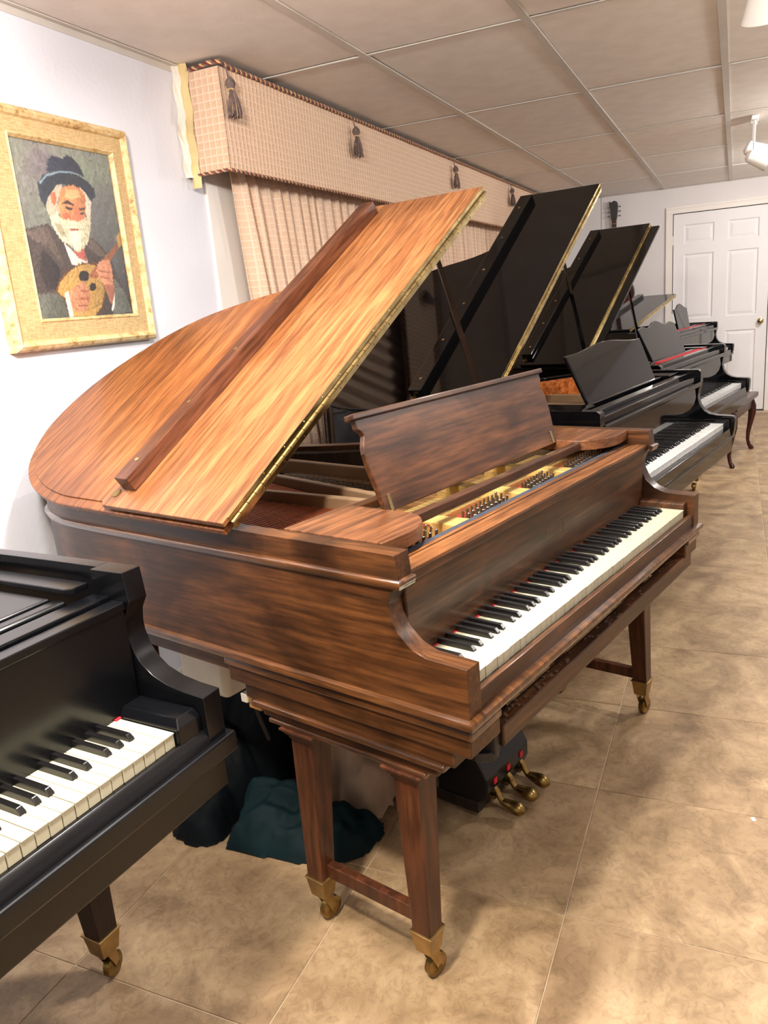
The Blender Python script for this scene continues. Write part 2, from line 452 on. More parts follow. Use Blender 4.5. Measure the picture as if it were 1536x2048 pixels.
def link(name, me, mat, parent=None, loc=None, rot=None):
    if mat and not len(me.materials):
        for k in (mat if isinstance(mat, (list, tuple)) else [mat]): me.materials.append(MATS[k])
    o = bpy.data.objects.new(name, me); COL.objects.link(o)
    if parent: o.parent = parent
    if loc: o.location = loc
    if rot: o.rotation_euler = rot
    return o
def copy_obj(o, parent=None, loc=None):
    c = o.copy(); COL.objects.link(c)
    if parent is not None: c.parent = parent
    if loc is not None: c.location = loc
    return c
def thing(name, label, cat, loc=(0, 0, 0), rz=0.0, group=None):
    o = bpy.data.objects.new(name, None); COL.objects.link(o)
    o.empty_display_size = 0.1
    o.location = loc; o.rotation_euler = (0, 0, rz)
    return tag(o, label, cat, group)
def tag(o, label, cat, group=None):
    o['label'] = label; o['category'] = cat
    if group: o['group'] = group
    return o
def struct(o, label=None):
    o['kind'] = 'structure'
    if label: o['label'] = label
    return o
def smooth_path(pts, sub=6):
    """Catmull-Rom through plan points"""
    P = [Vector(p) for p in pts]; out = []
    for i in range(len(P) - 1):
        p0 = P[max(i - 1, 0)]; p1 = P[i]; p2 = P[i + 1]; p3 = P[min(i + 2, len(P) - 1)]
        for k in range(sub):
            t = k / sub
            q = 0.5 * ((2 * p1) + (p2 - p0) * t + (2 * p0 - 5 * p1 + 4 * p2 - p3) * t * t + (3 * p1 - p0 - 3 * p2 + p3) * t ** 3)
            out.append(tuple(q))
    out.append(tuple(P[-1]))
    return out

# ================================================================== the room
XN, XF = -1.9, 8.98          # behind the camera / far wall
YL, YR = 1.93, -3.40         # left wall / right wall
ZC = 2.29
random.seed(5)

# ---- floor: grout bed with single tiles
FX0, FDX, FY0, FDY = 0.9775, 0.4915, 0.3126, 0.4985
floor = MB().box(XN, XF + 0.1, YR, 2.75, -0.06, -0.0025).obj('floor', 'grout'); struct(floor)
tm = MB().box(-FDX / 2 + 0.0013, FDX / 2 - 0.0013, -FDY / 2 + 0.0013, FDY / 2 - 0.0013, -0.02, 0.0).mesh('floor_tile', 0.0012, 1)
i0, i1 = int((XN - FX0) / FDX) , int((XF - FX0) / FDX) + 1
for i in range(i0, i1):
    for j in range(-8, 5):
        x = FX0 + (i + 0.5) * FDX; y = FY0 + (j + 0.5) * FDY
        if x + FDX / 2 > XF + 0.2 or y - FDY / 2 < YR - 0.3: continue
        if y > 2.0 and x > 1.1: continue
        link('floor_tile', tm, 'floor_tile', floor, (x, y, 0))

# ---- ceiling: bearing plane, tiles lying on tees
ceiling = MB().box(XN, XF, YR, 2.75, ZC + 0.05, ZC + 0.09).obj('ceiling', 'ceiling_tile'); struct(ceiling)
CX = [3.007 + 1.2 * k for k in range(-5, 6)]
CY = [1.314 - 0.62 * k for k in range(-2, 9)]
cm = MB().box(-0.588, 0.588, -0.3, 0.3, 0.0, 0.014).mesh('ceiling_tile', 0.003, 1)
for a in range(len(CX)):
    for b in range(len(CY)):
        x0 = CX[a] if a < len(CX) else XF; y0 = CY[b] + 0.62
        cx = x0 + 0.6; cy = CY[b] + 0.31
        if cx - 0.6 > XF - 0.1 or cy - 0.3 < YR - 0.35: continue
        o = link('ceiling_tile', cm, 'ceiling_tile', ceiling, (cx, cy, ZC + 0.0035 + random.uniform(0, 0.002)),
                 (random.uniform(-0.004, 0.004), random.uniform(-0.002, 0.002), 0))
        if cx + 0.588 > XF: o.scale.x = (XF - (cx - 0.588)) / 1.176; o.location.x = (XF + cx - 0.588) / 2
for y in CY:
    MB().box(XN, XF, y - 0.015, y + 0.015, ZC - 0.001, ZC + 0.003).box(XN, XF, y - 0.002, y + 0.002, ZC, ZC + 0.03).obj('main_tee', 'ceiling_tee', ceiling)
for x in CX:
    if x < XF: MB().box(x - 0.008, x + 0.008, YR, 2.7, ZC - 0.0005, ZC + 0.003).box(x - 0.0015, x + 0.0015, YR, 2.7, ZC, ZC + 0.02).obj('cross_tee', 'ceiling_tee', ceiling)
MB().box(0.74, XF, YL - 0.022, YL, ZC - 0.002, ZC + 0.002).box(0.74, XF, YL - 0.003, YL, ZC - 0.022, ZC).obj('wall_angle', 'ceiling_tee', ceiling)
MB().box(XF - 0.022, XF, YR, YL, ZC - 0.002, ZC + 0.002).obj('wall_angle', 'ceiling_tee', ceiling)

# ---- walls
wl = MB()
WX0, WX1, WZ0, WZ1 = 3.10, 7.9, 0.95, 2.10            # window opening
wl.box(0.74, WX0, YL, YL + 0.16, 0, ZC + 0.06).box(WX1, XF + 0.16, YL, YL + 0.16, 0, ZC + 0.06)
wl.box(WX0, WX1, YL, YL + 0.16, 0, WZ0).box(WX0, WX1, YL, YL + 0.16, WZ1, ZC + 0.06)
wl.box(0.74, 0.90, YL + 0.16, 2.75, 0, ZC + 0.06)
struct(wl.obj('wall_left', 'wall_paint'))
struct(MB().box(XN - 0.15, 0.9, 2.7, 2.85, 0, ZC + 0.06).obj('wall_alcove', 'wall_paint'))
struct(MB().box(XN - 0.15, XN, YR - 0.15, 2.85, 0, ZC + 0.06).obj('wall_back', 'wall_paint'))
struct(MB().box(XN - 0.15, XF + 0.15, YR - 0.15, YR, 0, ZC + 0.06).obj('wall_right', 'wall_paint'))
DL, DR, DT = 0.608, -0.302, 2.037                    # door opening
wf = MB()
wf.box(XF, XF + 0.15, DL + 0.012, 1.327, 0, ZC + 0.06).box(XF, XF + 0.15, 1.335, YL + 0.2, 0, ZC + 0.06)
wf.box(XF, XF + 0.15, YR, DR - 0.012, 0, ZC + 0.06).box(XF, XF + 0.15, DR - 0.012, DL + 0.012, DT + 0.012, ZC + 0.06)
wf.box(XF + 0.012, XF + 0.15, 1.32, 1.34, 0, ZC + 0.06)
struct(wf.obj('wall_far', 'far_wall_paint'))

# ---- window behind the curtains: frame, mullions, panes
win = MB().box(WX0 - 0.005, WX0 + 0.05, YL + 0.03, YL + 0.12, WZ0, WZ1).box(WX1 - 0.05, WX1, YL + 0.03, YL + 0.12, WZ0, WZ1) \
    .box(WX0, WX1, YL + 0.03, YL + 0.12, WZ0, WZ0 + 0.05).box(WX0, WX1, YL + 0.03, YL + 0.12, WZ1 - 0.05, WZ1).obj('window_1', 'trim_paint', None, 0.004)
struct(win)
plain('window_glass', (40, 46, 56), 0.05, var=0.05)
for k in range(4):
    xa = WX0 + 0.05 + k * (WX1 - WX0 - 0.1) / 4; xb = xa + (WX1 - WX0 - 0.1) / 4
    MB().box(xa + 0.02, xb - 0.02, YL + 0.07, YL + 0.078, WZ0 + 0.05, WZ1 - 0.05).obj('pane', 'window_glass', win)
    if k: MB().box(xa - 0.02, xa + 0.02, YL + 0.04, YL + 0.11, WZ0 + 0.05, WZ1 - 0.05).obj('mullion', 'trim_paint', win, 0.003)
struct(MB().box(2.735, 3.105, YL - 0.014, YL + 0.001, 0.9, 2.12).obj('trim_1', 'trim_paint', None, 0.003))
struct(MB().box(0.74, XF, YL - 0.012, YL, 0, 0.085).obj('baseboard_left', 'trim_paint', None, 0.003))
struct(MB().box(XF - 0.012, XF, DL + 0.075, YL - 0.012, 0, 0.085).obj('baseboard_far', 'trim_paint', None, 0.003))

# ---- six-panel door in the far wall
door = MB().box(XF + 0.02, XF + 0.06, DR + 0.003, DL - 0.003, 0.012, DT - 0.003).obj('door_1', 'door_paint', None, 0.002); struct(door)
DW = DL - DR
cols = ((DL - 0.105, DL - 0.105 - 0.285), (DR + 0.105 + 0.285, DR + 0.105))
rows = ((1.74, 1.925), (0.985, 1.635), (0.20, 0.84))
# the face of the door stands in front of recessed, bevelled panels
fr_ = MB()
ys = [DL - 0.003, cols[0][0], cols[0][1], cols[1][0], cols[1][1], DR + 0.003]
for a, b in ((0, 1), (2, 3), (4, 5)): fr_.box(XF + 0.006, XF + 0.02, ys[b], ys[a], 0.012, DT - 0.003)
zs = [0.012, rows[2][0], rows[2][1], rows[1][0], rows[1][1], rows[0][0], rows[0][1], DT - 0.003]
for c in cols:
    for a, b in ((0, 1), (2, 3), (4, 5), (6, 7)): fr_.box(XF + 0.006, XF + 0.02, c[1], c[0], zs[a], zs[b])
fr_.obj('door_stile', 'door_paint', door)
for c in cols:
    for r in rows:
        y1, y0 = c; z0, z1 = r
        a = 0.012; e = 0.042
        def ring(x, q): return [(x, y0 + q, z0 + q), (x, y1 - q, z0 + q), (x, y1 - q, z1 - q), (x, y0 + q, z1 - q)]
        vs = ring(XF + 0.006, 0) + ring(XF + 0.019, a) + ring(XF + 0.009, e)
        fs = [(k, (k + 1) % 4, (k + 1) % 4 + 4, k + 4) for k in range(4)] + [(k + 4, (k + 1) % 4 + 4, (k + 1) % 4 + 8, k + 8) for k in range(4)] + [(8, 9, 10, 11)]
        MB().add(vs, fs).obj('door_panel', 'door_paint', door)
kb = MB().lathe([(0.03, 0), (0.03, 0.006), (0.012, 0.01), (0.011, 0.03), (0.024, 0.036), (0.029, 0.048), (0.026, 0.06), (0.012, 0.067)], (XF + 0.006, DR + 0.062, 0.919), (-1, 0, 0), 24).obj('door_knob', 'brass', door, smooth=True)
for z in (0.25, 1.0, 1.78):
    MB().box(XF - 0.002, XF + 0.008, DL - 0.006, DL + 0.008, z - 0.045, z + 0.045).obj('hinge', 'ceiling_tee', door, 0.002)
tr = MB()
for y0, y1, z0, z1, o in ((DL + 0.004, DL + 0.05, 0, DT + 0.004, 0), (DR - 0.05, DR - 0.004, 0, DT + 0.004, 0), (DR - 0.05, DL + 0.05, DT + 0.004, DT + 0.05, 0),
                          (DL + 0.05, DL + 0.07, 0, DT + 0.05, 1), (DR - 0.07, DR - 0.05, 0, DT + 0.05, 1), (DR - 0.07, DL + 0.07, DT + 0.05, DT + 0.07, 1)):
    tr.box(XF - (0.022 if o else 0.016), XF + 0.001, y0, y1, z0, z1)
struct(tr.obj('trim_2', 'trim_paint', None, 0.002))
struct(MB().box(XF, XF + 0.02, DR - 0.003, DL + 0.003, 0, 0.012).obj('trim_3', 'black_iron'))

# ================================================================== upholstered valance over the window
VX0, VX1, VY, VZ0, VZ1 = 2.655, 8.2, 1.742, 1.914, 2.262
val = thing('window_valance', 'long padded waffle-weave cloth valance over the curtained window', 'valance', (VX0, YL, VZ0))
VO = Vector((VX0, YL, VZ0))
def waffle_sheet(name, p0, du, dv, nu, nv, nrm, parent, mat):
    """cloth sheet with raised squares: each cell a rim and a dimple"""
    vs = []; fs = []; uvs = []
    sub = 4
    prof = (0.0, 0.75, 1.0, 0.75)
    NU, NV = nu * sub, nv * sub
    for j in range(NV + 1):
        for i in range(NU + 1):
            a, b = i % sub, j % sub
            h = 0.0 if (a == 0 or b == 0) else (-0.0055 if (a != 2 or b != 2) else -0.003)
            wob = 0.004 * noise.noise(Vector((i * 0.03, j * 0.05, 3)))
            vs.append(p0 + du * (i / NU) + dv * (j / NV) + nrm * (h + wob))
    for j in range(NV):
        for i in range(NU):
            k = j * (NU + 1) + i
            fs.append((k, k + 1, k + NU + 2, k + NU + 1))
    me = bpy.data.meshes.new(name); me.from_pydata([tuple(v) for v in vs], [], fs)
    uv = me.uv_layers.new(name='UVMap')
    lu, lv = du.length, dv.length
    flat = [0.0] * (len(me.loops) * 2)
    for lp in me.loops:
        vi = lp.vertex_index; i = vi % (NU + 1); j = vi // (NU + 1)
        flat[lp.index * 2] = i / NU * nu * 0.0262; flat[lp.index * 2 + 1] = j / NV * nv * 0.0262
    uv.data.foreach_set('uv', flat)
    for p in me.polygons: p.use_smooth = True
    o = link(name, me, mat, parent); return o
waffle_sheet('front_cloth', Vector((0, VY - YL, 0)), Vector((VX1 - VX0, 0, 0)), Vector((0, 0, VZ1 - VZ0)), 205, 13, Vector((0, -1, 0)), val, 'waffle_cloth')
waffle_sheet('end_cloth', Vector((0, -0.002, 0)), Vector((0, VY - YL + 0.002, 0)), Vector((0, 0, VZ1 - VZ0)), 7, 13, Vector((-1, 0, 0)), val, 'waffle_cloth')
MB().box(0.014, VX1 - VX0, VY - YL + 0.014, VY - YL + 0.028, 0.003, VZ1 - VZ0 - 0.003).box(0.014, 0.03, VY - YL + 0.014, -0.003, 0.003, VZ1 - VZ0 - 0.003).box(VX1 - VX0 - 0.016, VX1 - VX0, VY - YL + 0.01, -0.003, 0.003, VZ1 - VZ0 - 0.003) \
    .box(0.014, VX1 - VX0, VY - YL + 0.014, -0.003, VZ1 - VZ0 - 0.018, VZ1 - VZ0 - 0.003).obj('backing_board', 'spruce', val)
def rope(path, r, pitch, parent, name):
    """three-strand twisted cord"""
    P = [Vector(p) for p in path]
    pts = []; d = 0
    step = 0.0045
    for a, b in zip(P[:-1], P[1:]):
        n = max(2, int((b - a).length / step))
        for k in range(n): pts.append((a + (b - a) * k / n, d + (b - a).length * k / n, (b - a).normalized()))
        d += (b - a).length
    for s_i, mt in enumerate(('cord_dark', 'cord_gold', 'cord_red')):
        q = []
        for p, dd, t in pts:
            h = Vector((0, 0, 1)); a = t.cross(h).normalized(); b = t.cross(a)
            ph = 2 * pi * dd / pitch + s_i * 2 * pi / 3
            q.append(p + (a * cos(ph) + b * sin(ph)) * r * 0.55)
        MB().tube(q, r * (0.62 if s_i == 0 else 0.52), 5).obj(name, mt, parent, smooth=True)
yv = VY - YL
rope([(0, -0.03, VZ1 - VZ0 + 0.004), (-0.003, yv + 0.03, VZ1 - VZ0 + 0.016), (0.006, yv - 0.006, VZ1 - VZ0 + 0.014), (0.05, yv - 0.006, VZ1 - VZ0 + 0.006), (VX1 - VX0, yv - 0.006, VZ1 - VZ0 + 0.006)], 0.0085, 0.034, val, 'top_cord')
rope([(-0.004, -0.02, -0.004), (-0.004, yv - 0.002, -0.002), (0.01, yv - 0.005, -0.004), (VX1 - VX0, yv - 0.005, -0.004)], 0.0065, 0.03, val, 'bottom_cord')
# peeling tape and plaster at the near end, against the wall
tp = []
for k in range(12):
    z = -0.05 + k * 0.43 / 11
    tp.append((z, 0.034 * noise.noise(Vector((k * 0.75, 1, 1)))))
vs = []; fs = []
for z, w in tp: vs += [(-0.006, -0.055 + w * 0.6, z), (-0.014 + w * 0.4, -0.03, z), (-0.006, -0.012 + w, z)]
for k in range(11):
    for j in (0, 1): fs.append((k * 3 + j, k * 3 + j + 1, k * 3 + j + 4, k * 3 + j + 3))
MB().add(vs, fs).obj('tape', 'tape', val)
vs = []; fs = []
for z, w in tp: vs += [(-0.004, -0.03 + w, z), (-0.02 + w * 0.5, -0.012 + w, z), (-0.03 - w, -0.001, z)]
for k in range(1, 11):
    for j in (0, 1): fs.append((k * 3 + j, k * 3 + j + 1, k * 3 + j + 4, k * 3 + j + 3) if k < 11 else ())
MB().add(vs, [f for f in fs if f]).obj('torn_plaster', 'tan_plaster', val)

# ---- tassels
def tassel(x, label, sd):
    random.seed(sd)
    t = thing('tassel', label, 'tassel', (x, VY - 0.012, VZ1 - 0.012), 0, 'tassels hanging on the valance')
    MB().tube([(0, 0.0, 0.012), (0.002, -0.006, 0.0), (0.004, -0.008, -0.02), (0.002, -0.008, -0.034)], 0.0022, 5).obj('hanging_cord', 'cord_dark', t)
    MB().lathe([(0.004, -0.02), (0.013, -0.03), (0.016, -0.04), (0.012, -0.05), (0.009, -0.054)], (0.003, -0.014, 0), (0, 0, 1), 12).obj('head', 'cord_dark', t, smooth=True)
    MB().lathe([(0.0085, -0.052), (0.011, -0.055), (0.0085, -0.06)], (0.003, -0.014, 0), (0, 0, 1), 12).obj('collar', 'cord_gold', t, smooth=True)
    sk = (MB(), MB())
    for k in range(90):
        q = random.uniform(0, 2 * pi); rr = random.uniform(0.3, 1)
        a = 0.008 * rr; b = random.uniform(0.024, 0.034) * (0.35 + 0.65 * rr); ln = random.uniform(0.118, 0.136)
        pts = []
        for s_ in range(5):
            f = s_ / 4; r_ = a + (b - a) * (1 - (1 - f) ** 1.8)
            pts.append((0.003 + cos(q) * r_ + random.uniform(-0.001, 0.001), -0.017 + sin(q) * r_ * 0.5 - 0.0, -0.055 - (ln - 0.055) * f))
        sk[0 if k % 5 else 1].tube(pts, 0.0024 if k % 5 else 0.0016, 4)
    for s_, mt in zip(sk, ('cord_dark', 'cord_gold')):
        o = s_.obj('skirt', mt, t, smooth=True)
        o['kind'] = 'stuff'
    t.scale = (1.22, 1.22, 1.22)
tassel(2.675, 'largest tassel, hanging at the near corner of the valance', 1)
tassel(3.745, 'brown tassel second along the valance from its taped end', 2)
tassel(5.27, 'dark tassel third along the valance, just above the brown piano lid', 3)
tassel(6.74, 'farthest tassel on the valance, at the top corner of the black piano lid', 4)

# ---- curtains: pleated panels
def curtain(x0, x1, label, sd, gather):
    random.seed(sd)
    NU = int((x1 - x0) / 0.008); NV = 26
    ztop, zbot = 2.09, 0.62
    vs = []; uv = []; 
    ph = [0.0]
    for i in range(NU): ph.append(ph[-1] + 2 * pi * 0.008 / (0.085 + 0.035 * noise.noise(Vector((i * 0.03, sd, 0)))))
    arc = 0
    for i in range(NU + 1):
        x = x0 + (x1 - x0) * i / NU
        am = 0.026 + 0.012 * noise.noise(Vector((i * 0.045, sd, 5)))
        for j in range(NV + 1):
            f = j / NV; z = ztop + (zbot - ztop) * f
            off = am * (0.45 + 0.75 * min(1, f * 2.2)) * (sin(ph[i] + 0.8 * noise.noise(Vector((i * 0.02, f * 2.0, sd)))) + 0.3 * sin(2.3 * ph[i] + 1 + f))
            lean = gather * f * (1 - i / NU) 
            vs.append((x + lean + 0.006 * noise.noise(Vector((i * 0.05, f * 5, 9))), -0.085 + off * 0.95, z))
        arc += 0.0118
        uv.append(arc)
    fs = [(i * (NV + 1) + j, (i + 1) * (NV + 1) + j, (i + 1) * (NV + 1) + j + 1, i * (NV + 1) + j + 1) for i in range(NU) for j in range(NV)]
    me = bpy.data.meshes.new('curtain'); me.from_pydata([(a - x0, b, c) for a, b, c in vs], [], fs)
    ul = me.uv_layers.new(name='UVMap'); flat = [0.0] * (len(me.loops) * 2)
    for lp in me.loops:
        i = lp.vertex_index // (NV + 1)
        flat[lp.index * 2] = uv[i]; flat[lp.index * 2 + 1] = me.vertices[lp.vertex_index].co.z
    ul.data.foreach_set('uv', flat)
    for p in me.polygons: p.use_smooth = True
    o = link('curtain', me, 'curtain_cloth', None, (x0, YL, 0))
    tag(o, label, 'curtain', 'curtains under the valance')
    md = o.modifiers.new('thick', 'SOLIDIFY'); md.thickness = 0.003
curtain(2.80, 4.55, 'gathered cloth curtain nearest the painting, left end of the valance', 3, 0.16)
curtain(4.58, 6.3, 'gathered cloth curtain glimpsed between the brown and black piano lids', 7, 0.03)
curtain(6.33, 7.95, 'gathered cloth curtain at the far end, mostly behind the black piano lids', 11, 0.02)

# ================================================================== framed painting
PY = YL                        # hangs on the left wall
pic = thing('framed_painting', 'framed oil portrait of a bearded man in a hat playing a mandolin', 'painting', (1.975, PY, 1.33))
px0, px1, pz0, pz1 = 1.668 - 1.975, 2.285 - 1.975, -0.004, 0.682
def rect_ring(mb, o, i, yo, yi):
    """picture-frame strip between two rectangles (x0,x1,z0,z1) at two depths"""
    A = [(o[0], yo, o[2]), (o[1], yo, o[2]), (o[1], yo, o[3]), (o[0], yo, o[3])]
    B = [(i[0], yi, i[2]), (i[1], yi, i[2]), (i[1], yi, i[3]), (i[0], yi, i[3])]
    mb.add(A + B, [(k, (k + 1) % 4, (k + 1) % 4 + 4, k + 4) for k in range(4)])
def inset(r, d): return (r[0] + d, r[1] - d, r[2] + d, r[3] - d)
R0 = (px0, px1, pz0, pz1)
fm = MB()
for a, b, ya, yb in ((0, 0, -0.0, -0.026), (0, 0.006, -0.026, -0.036), (0.006, 0.016, -0.036, -0.043), (0.016, 0.026, -0.043, -0.036), (0.026, 0.032, -0.036, -0.024)):
    rect_ring(fm, inset(R0, a), inset(R0, b), ya, yb)
fm.obj('outer_frame', 'frame_wood', pic)
R1 = inset(R0, 0.03); R2 = (1.788 - 1.975, 2.196 - 1.975, 0.088, 0.596)
mm = MB(); rect_ring(mm, R1, (R2[0] - 0.012, R2[1] + 0.012, R2[2] - 0.012, R2[3] + 0.012), -0.027, -0.031)
mm.obj('linen_mat', 'linen', pic)
im = MB(); r = (R2[0] - 0.012, R2[1] + 0.012, R2[2] - 0.012, R2[3] + 0.012)
rect_ring(im, r, inset(r, 0.004), -0.031, -0.035); rect_ring(im, inset(r, 0.004), R2, -0.035, -0.024); rect_ring(im, R2, R2, -0.024, -0.018)
im.obj('inner_frame', 'frame_wood', pic)
MB().box(R2[0] - 0.004, R2[1] + 0.004, -0.019, -0.004, R2[2] - 0.004, R2[3] + 0.004).obj('canvas', 'oil_background', pic)
PAINT = [
 ((50, 55, 70), [(0.321,0.843),(0.356,0.918),(0.412,0.936),(0.455,0.935),(0.498,0.929),(0.542,0.954),(0.6,0.944),(0.647,0.916),(0.692,0.85),(0.562,0.859),(0.441,0.855)]),
 ((45, 50, 62), [(0.206,0.761),(0.254,0.805),(0.348,0.838),(0.487,0.859),(0.62,0.848),(0.708,0.822),(0.777,0.777),(0.782,0.734),(0.709,0.703),(0.657,0.75),(0.602,0.779),(0.496,0.783),(0.39,0.777),(0.334,0.732),(0.238,0.647),(0.207,0.69)]),
 ((125, 150, 165), [(0.225,0.777),(0.302,0.826),(0.442,0.858),(0.563,0.864),(0.684,0.849),(0.561,0.855),(0.438,0.847),(0.306,0.814),(0.228,0.765)]),
 ((66, 58, 56), [(0.001,0.499),(0.239,0.545),(0.309,0.483),(0.395,0.41),(0.414,0.307),(0.579,0.329),(0.567,0.408),(0.651,0.482),(0.767,0.416),(0.847,0.327),(0.892,0.226),(0.999,0.073),(1.0,0.0),(0,0)]),
 ((98, 86, 80), [(0.019,0.491),(0.219,0.528),(0.307,0.364),(0.323,0.313),(0.189,0.419),(0.071,0.455)]),
 ((48, 42, 44), [(0.141,0.4),(0.26,0.303),(0.272,0.182),(0.118,0.163),(0.079,0.281)]),
 ((92, 80, 74), [(0.65,0.478),(0.75,0.415),(0.787,0.362),(0.69,0.377),(0.602,0.418)]),
 ((98, 102, 96), [(0.013,0.137),(0.248,0.147),(0.286,0.005),(0.007,0)]),
 ((88, 92, 88), [(0.839,0.225),(0.927,0.15),(0.994,0.015),(0.764,0)]),
 ((214, 204, 200), [(0.358,0.443),(0.437,0.394),(0.533,0.398),(0.579,0.329),(0.445,0.308),(0.401,0.315)]),
 ((172, 92, 82), [(0.437,0.394),(0.559,0.408),(0.565,0.337),(0.489,0.353)]),
 ((188, 178, 158), [(0.334,0.732),(0.389,0.773),(0.451,0.783),(0.414,0.73),(0.36,0.669),(0.374,0.612),(0.305,0.574),(0.26,0.596),(0.249,0.636),(0.28,0.695)]),
 ((202, 196, 180), [(0.625,0.777),(0.674,0.751),(0.723,0.695),(0.681,0.597),(0.644,0.578),(0.638,0.664)]),
 ((188, 108, 80), [(0.312,0.722),(0.356,0.734),(0.364,0.694),(0.333,0.65),(0.313,0.673)]),
 ((200, 134, 92), [(0.446,0.766),(0.541,0.782),(0.631,0.769),(0.667,0.725),(0.646,0.647),(0.595,0.575),(0.513,0.561),(0.404,0.555),(0.372,0.603),(0.373,0.661),(0.404,0.721)]),
 ((226, 172, 124), [(0.48,0.752),(0.598,0.764),(0.622,0.722),(0.52,0.701),(0.446,0.708)]),
 ((206, 104, 74), [(0.392,0.609),(0.452,0.621),(0.478,0.593),(0.408,0.57)]),
 ((196, 110, 84), [(0.588,0.609),(0.635,0.616),(0.612,0.576),(0.582,0.574)]),
 ((212, 118, 88), [(0.54,0.661),(0.576,0.634),(0.586,0.587),(0.53,0.567),(0.489,0.585)]),
 ((72, 54, 48), [(0.405,0.67),(0.472,0.694),(0.544,0.665),(0.465,0.67)]),
 ((62, 46, 42), [(0.439,0.656),(0.516,0.649),(0.494,0.635),(0.442,0.64)]),
 ((80, 60, 54), [(0.576,0.651),(0.65,0.662),(0.639,0.648),(0.581,0.638)]),
 ((62, 46, 42), [(0.577,0.624),(0.626,0.632),(0.615,0.619),(0.577,0.614)]),
 ((202, 196, 168), [(0.265,0.588),(0.344,0.61),(0.38,0.579),(0.455,0.575),(0.529,0.562),(0.616,0.593),(0.686,0.615),(0.668,0.544),(0.622,0.463),(0.553,0.416),(0.484,0.392),(0.416,0.428),(0.335,0.467),(0.289,0.515)]),
 ((226, 222, 196), [(0.454,0.516),(0.565,0.521),(0.525,0.415),(0.472,0.396),(0.428,0.463)]),
 ((168, 160, 134), [(0.3,0.557),(0.371,0.545),(0.399,0.479),(0.352,0.476),(0.311,0.516)]),
 ((220, 210, 180), [(0.402,0.536),(0.455,0.575),(0.531,0.571),(0.577,0.567),(0.587,0.531),(0.522,0.536),(0.459,0.531)]),
 ((150, 82, 72), [(0.445,0.527),(0.536,0.528),(0.533,0.518),(0.455,0.516)]),
 ((96, 66, 40), [(0.192,0.152),(0.238,0.212),(0.352,0.279),(0.513,0.323),(0.652,0.326),(0.729,0.255),(0.719,0.147),(0.656,0.049),(0.554,0),(0.328,0),(0.298,0.094)]),
 ((178, 142, 82), [(0.208,0.155),(0.252,0.208),(0.358,0.27),(0.51,0.314),(0.641,0.315),(0.711,0.251),(0.699,0.149),(0.641,0.056),(0.542,0.001),(0.333,0.004),(0.31,0.094)]),
 ((40, 34, 34), [(0.451,0.244),(0.475,0.271),(0.517,0.279),(0.559,0.27),(0.567,0.246),(0.544,0.221),(0.5,0.213),(0.461,0.219)]),
 ((46, 38, 36), [(0.551,0.185),(0.579,0.205),(0.619,0.199),(0.617,0.172),(0.582,0.153),(0.547,0.159)]),
 ((132, 82, 56), [(0.554,0.246),(0.93,0.45),(0.99,0.491),(1,0.453),(0.639,0.231)]),
 ((158, 126, 74), [(0.938,0.494),(0.996,0.531),(0.992,0.443),(0.952,0.43)]),
 ((192, 132, 102), [(0.656,0.277),(0.689,0.323),(0.749,0.345),(0.817,0.345),(0.829,0.29),(0.82,0.206),(0.801,0.131),(0.756,0.103),(0.71,0.195),(0.683,0.232)]),
 ((150, 92, 70), [(0.673,0.286),(0.798,0.271),(0.8,0.263),(0.67,0.275)]),
 ((150, 92, 70), [(0.683,0.248),(0.796,0.234),(0.794,0.226),(0.684,0.237)]),
 ((150, 96, 76), [(0.71,0.195),(0.829,0.187),(0.797,0.074),(0.751,0.072)]),
 ((216, 210, 202), [(0.748,0.033),(0.822,0.144),(0.791,0.055),(0.764,0.027)]),
 ((192, 134, 104), [(0.305,0.143),(0.412,0.183),(0.497,0.216),(0.516,0.175),(0.538,0.137),(0.527,0.094),(0.473,0.039),(0.371,0.029),(0.303,0.067)]),
 ((150, 94, 72), [(0.447,0.164),(0.531,0.157),(0.531,0.148),(0.449,0.153)]),
 ((150, 94, 72), [(0.426,0.116),(0.528,0.112),(0.523,0.102),(0.426,0.105)]),
 ((150, 94, 72), [(0.391,0.074),(0.494,0.068),(0.488,0.059),(0.393,0.063)]),
 ((222, 217, 206), [(0.275,0.145),(0.318,0.158),(0.329,0.002),(0.284,0)]),
]
# the picture is painted stroke by stroke into the colours of a fine grid of canvas points
random.seed(21)
AW, AH = R2[1] - R2[0], R2[3] - R2[2]
GW, GH = 200, 250
IW, IH = GW * 2, GH * 2
IMG = np.full((IH, IW, 3), 104.0); gx = (np.arange(IW) + 0.5) / IW; gy = (np.arange(IH) + 0.5) / IH
def fill(pts, c, mask=None):
    xs = [p[0] for p in pts]; ys_ = [p[1] for p in pts]
    i0 = max(0, int(min(xs) * IW) - 1); i1 = min(IW, int(max(xs) * IW) + 2); j0 = max(0, int(min(ys_) * IH) - 1); j1 = min(IH, int(max(ys_) * IH) + 2)
    if i1 <= i0 or j1 <= j0: return
    X, Y = np.meshgrid(gx[i0:i1], gy[j0:j1]); ins = np.zeros(X.shape, bool); n = len(pts)
    for i in range(n):
        (xa, ya), (xb, yb) = pts[i], pts[i - 1]
        if ya == yb: continue
        ins ^= ((ya > Y) != (yb > Y)) & (X < (xb - xa) * (Y - ya) / (yb - ya) + xa)
    IMG[j0:j1, i0:i1][ins] = c
    return ins, i0, i1, j0, j1
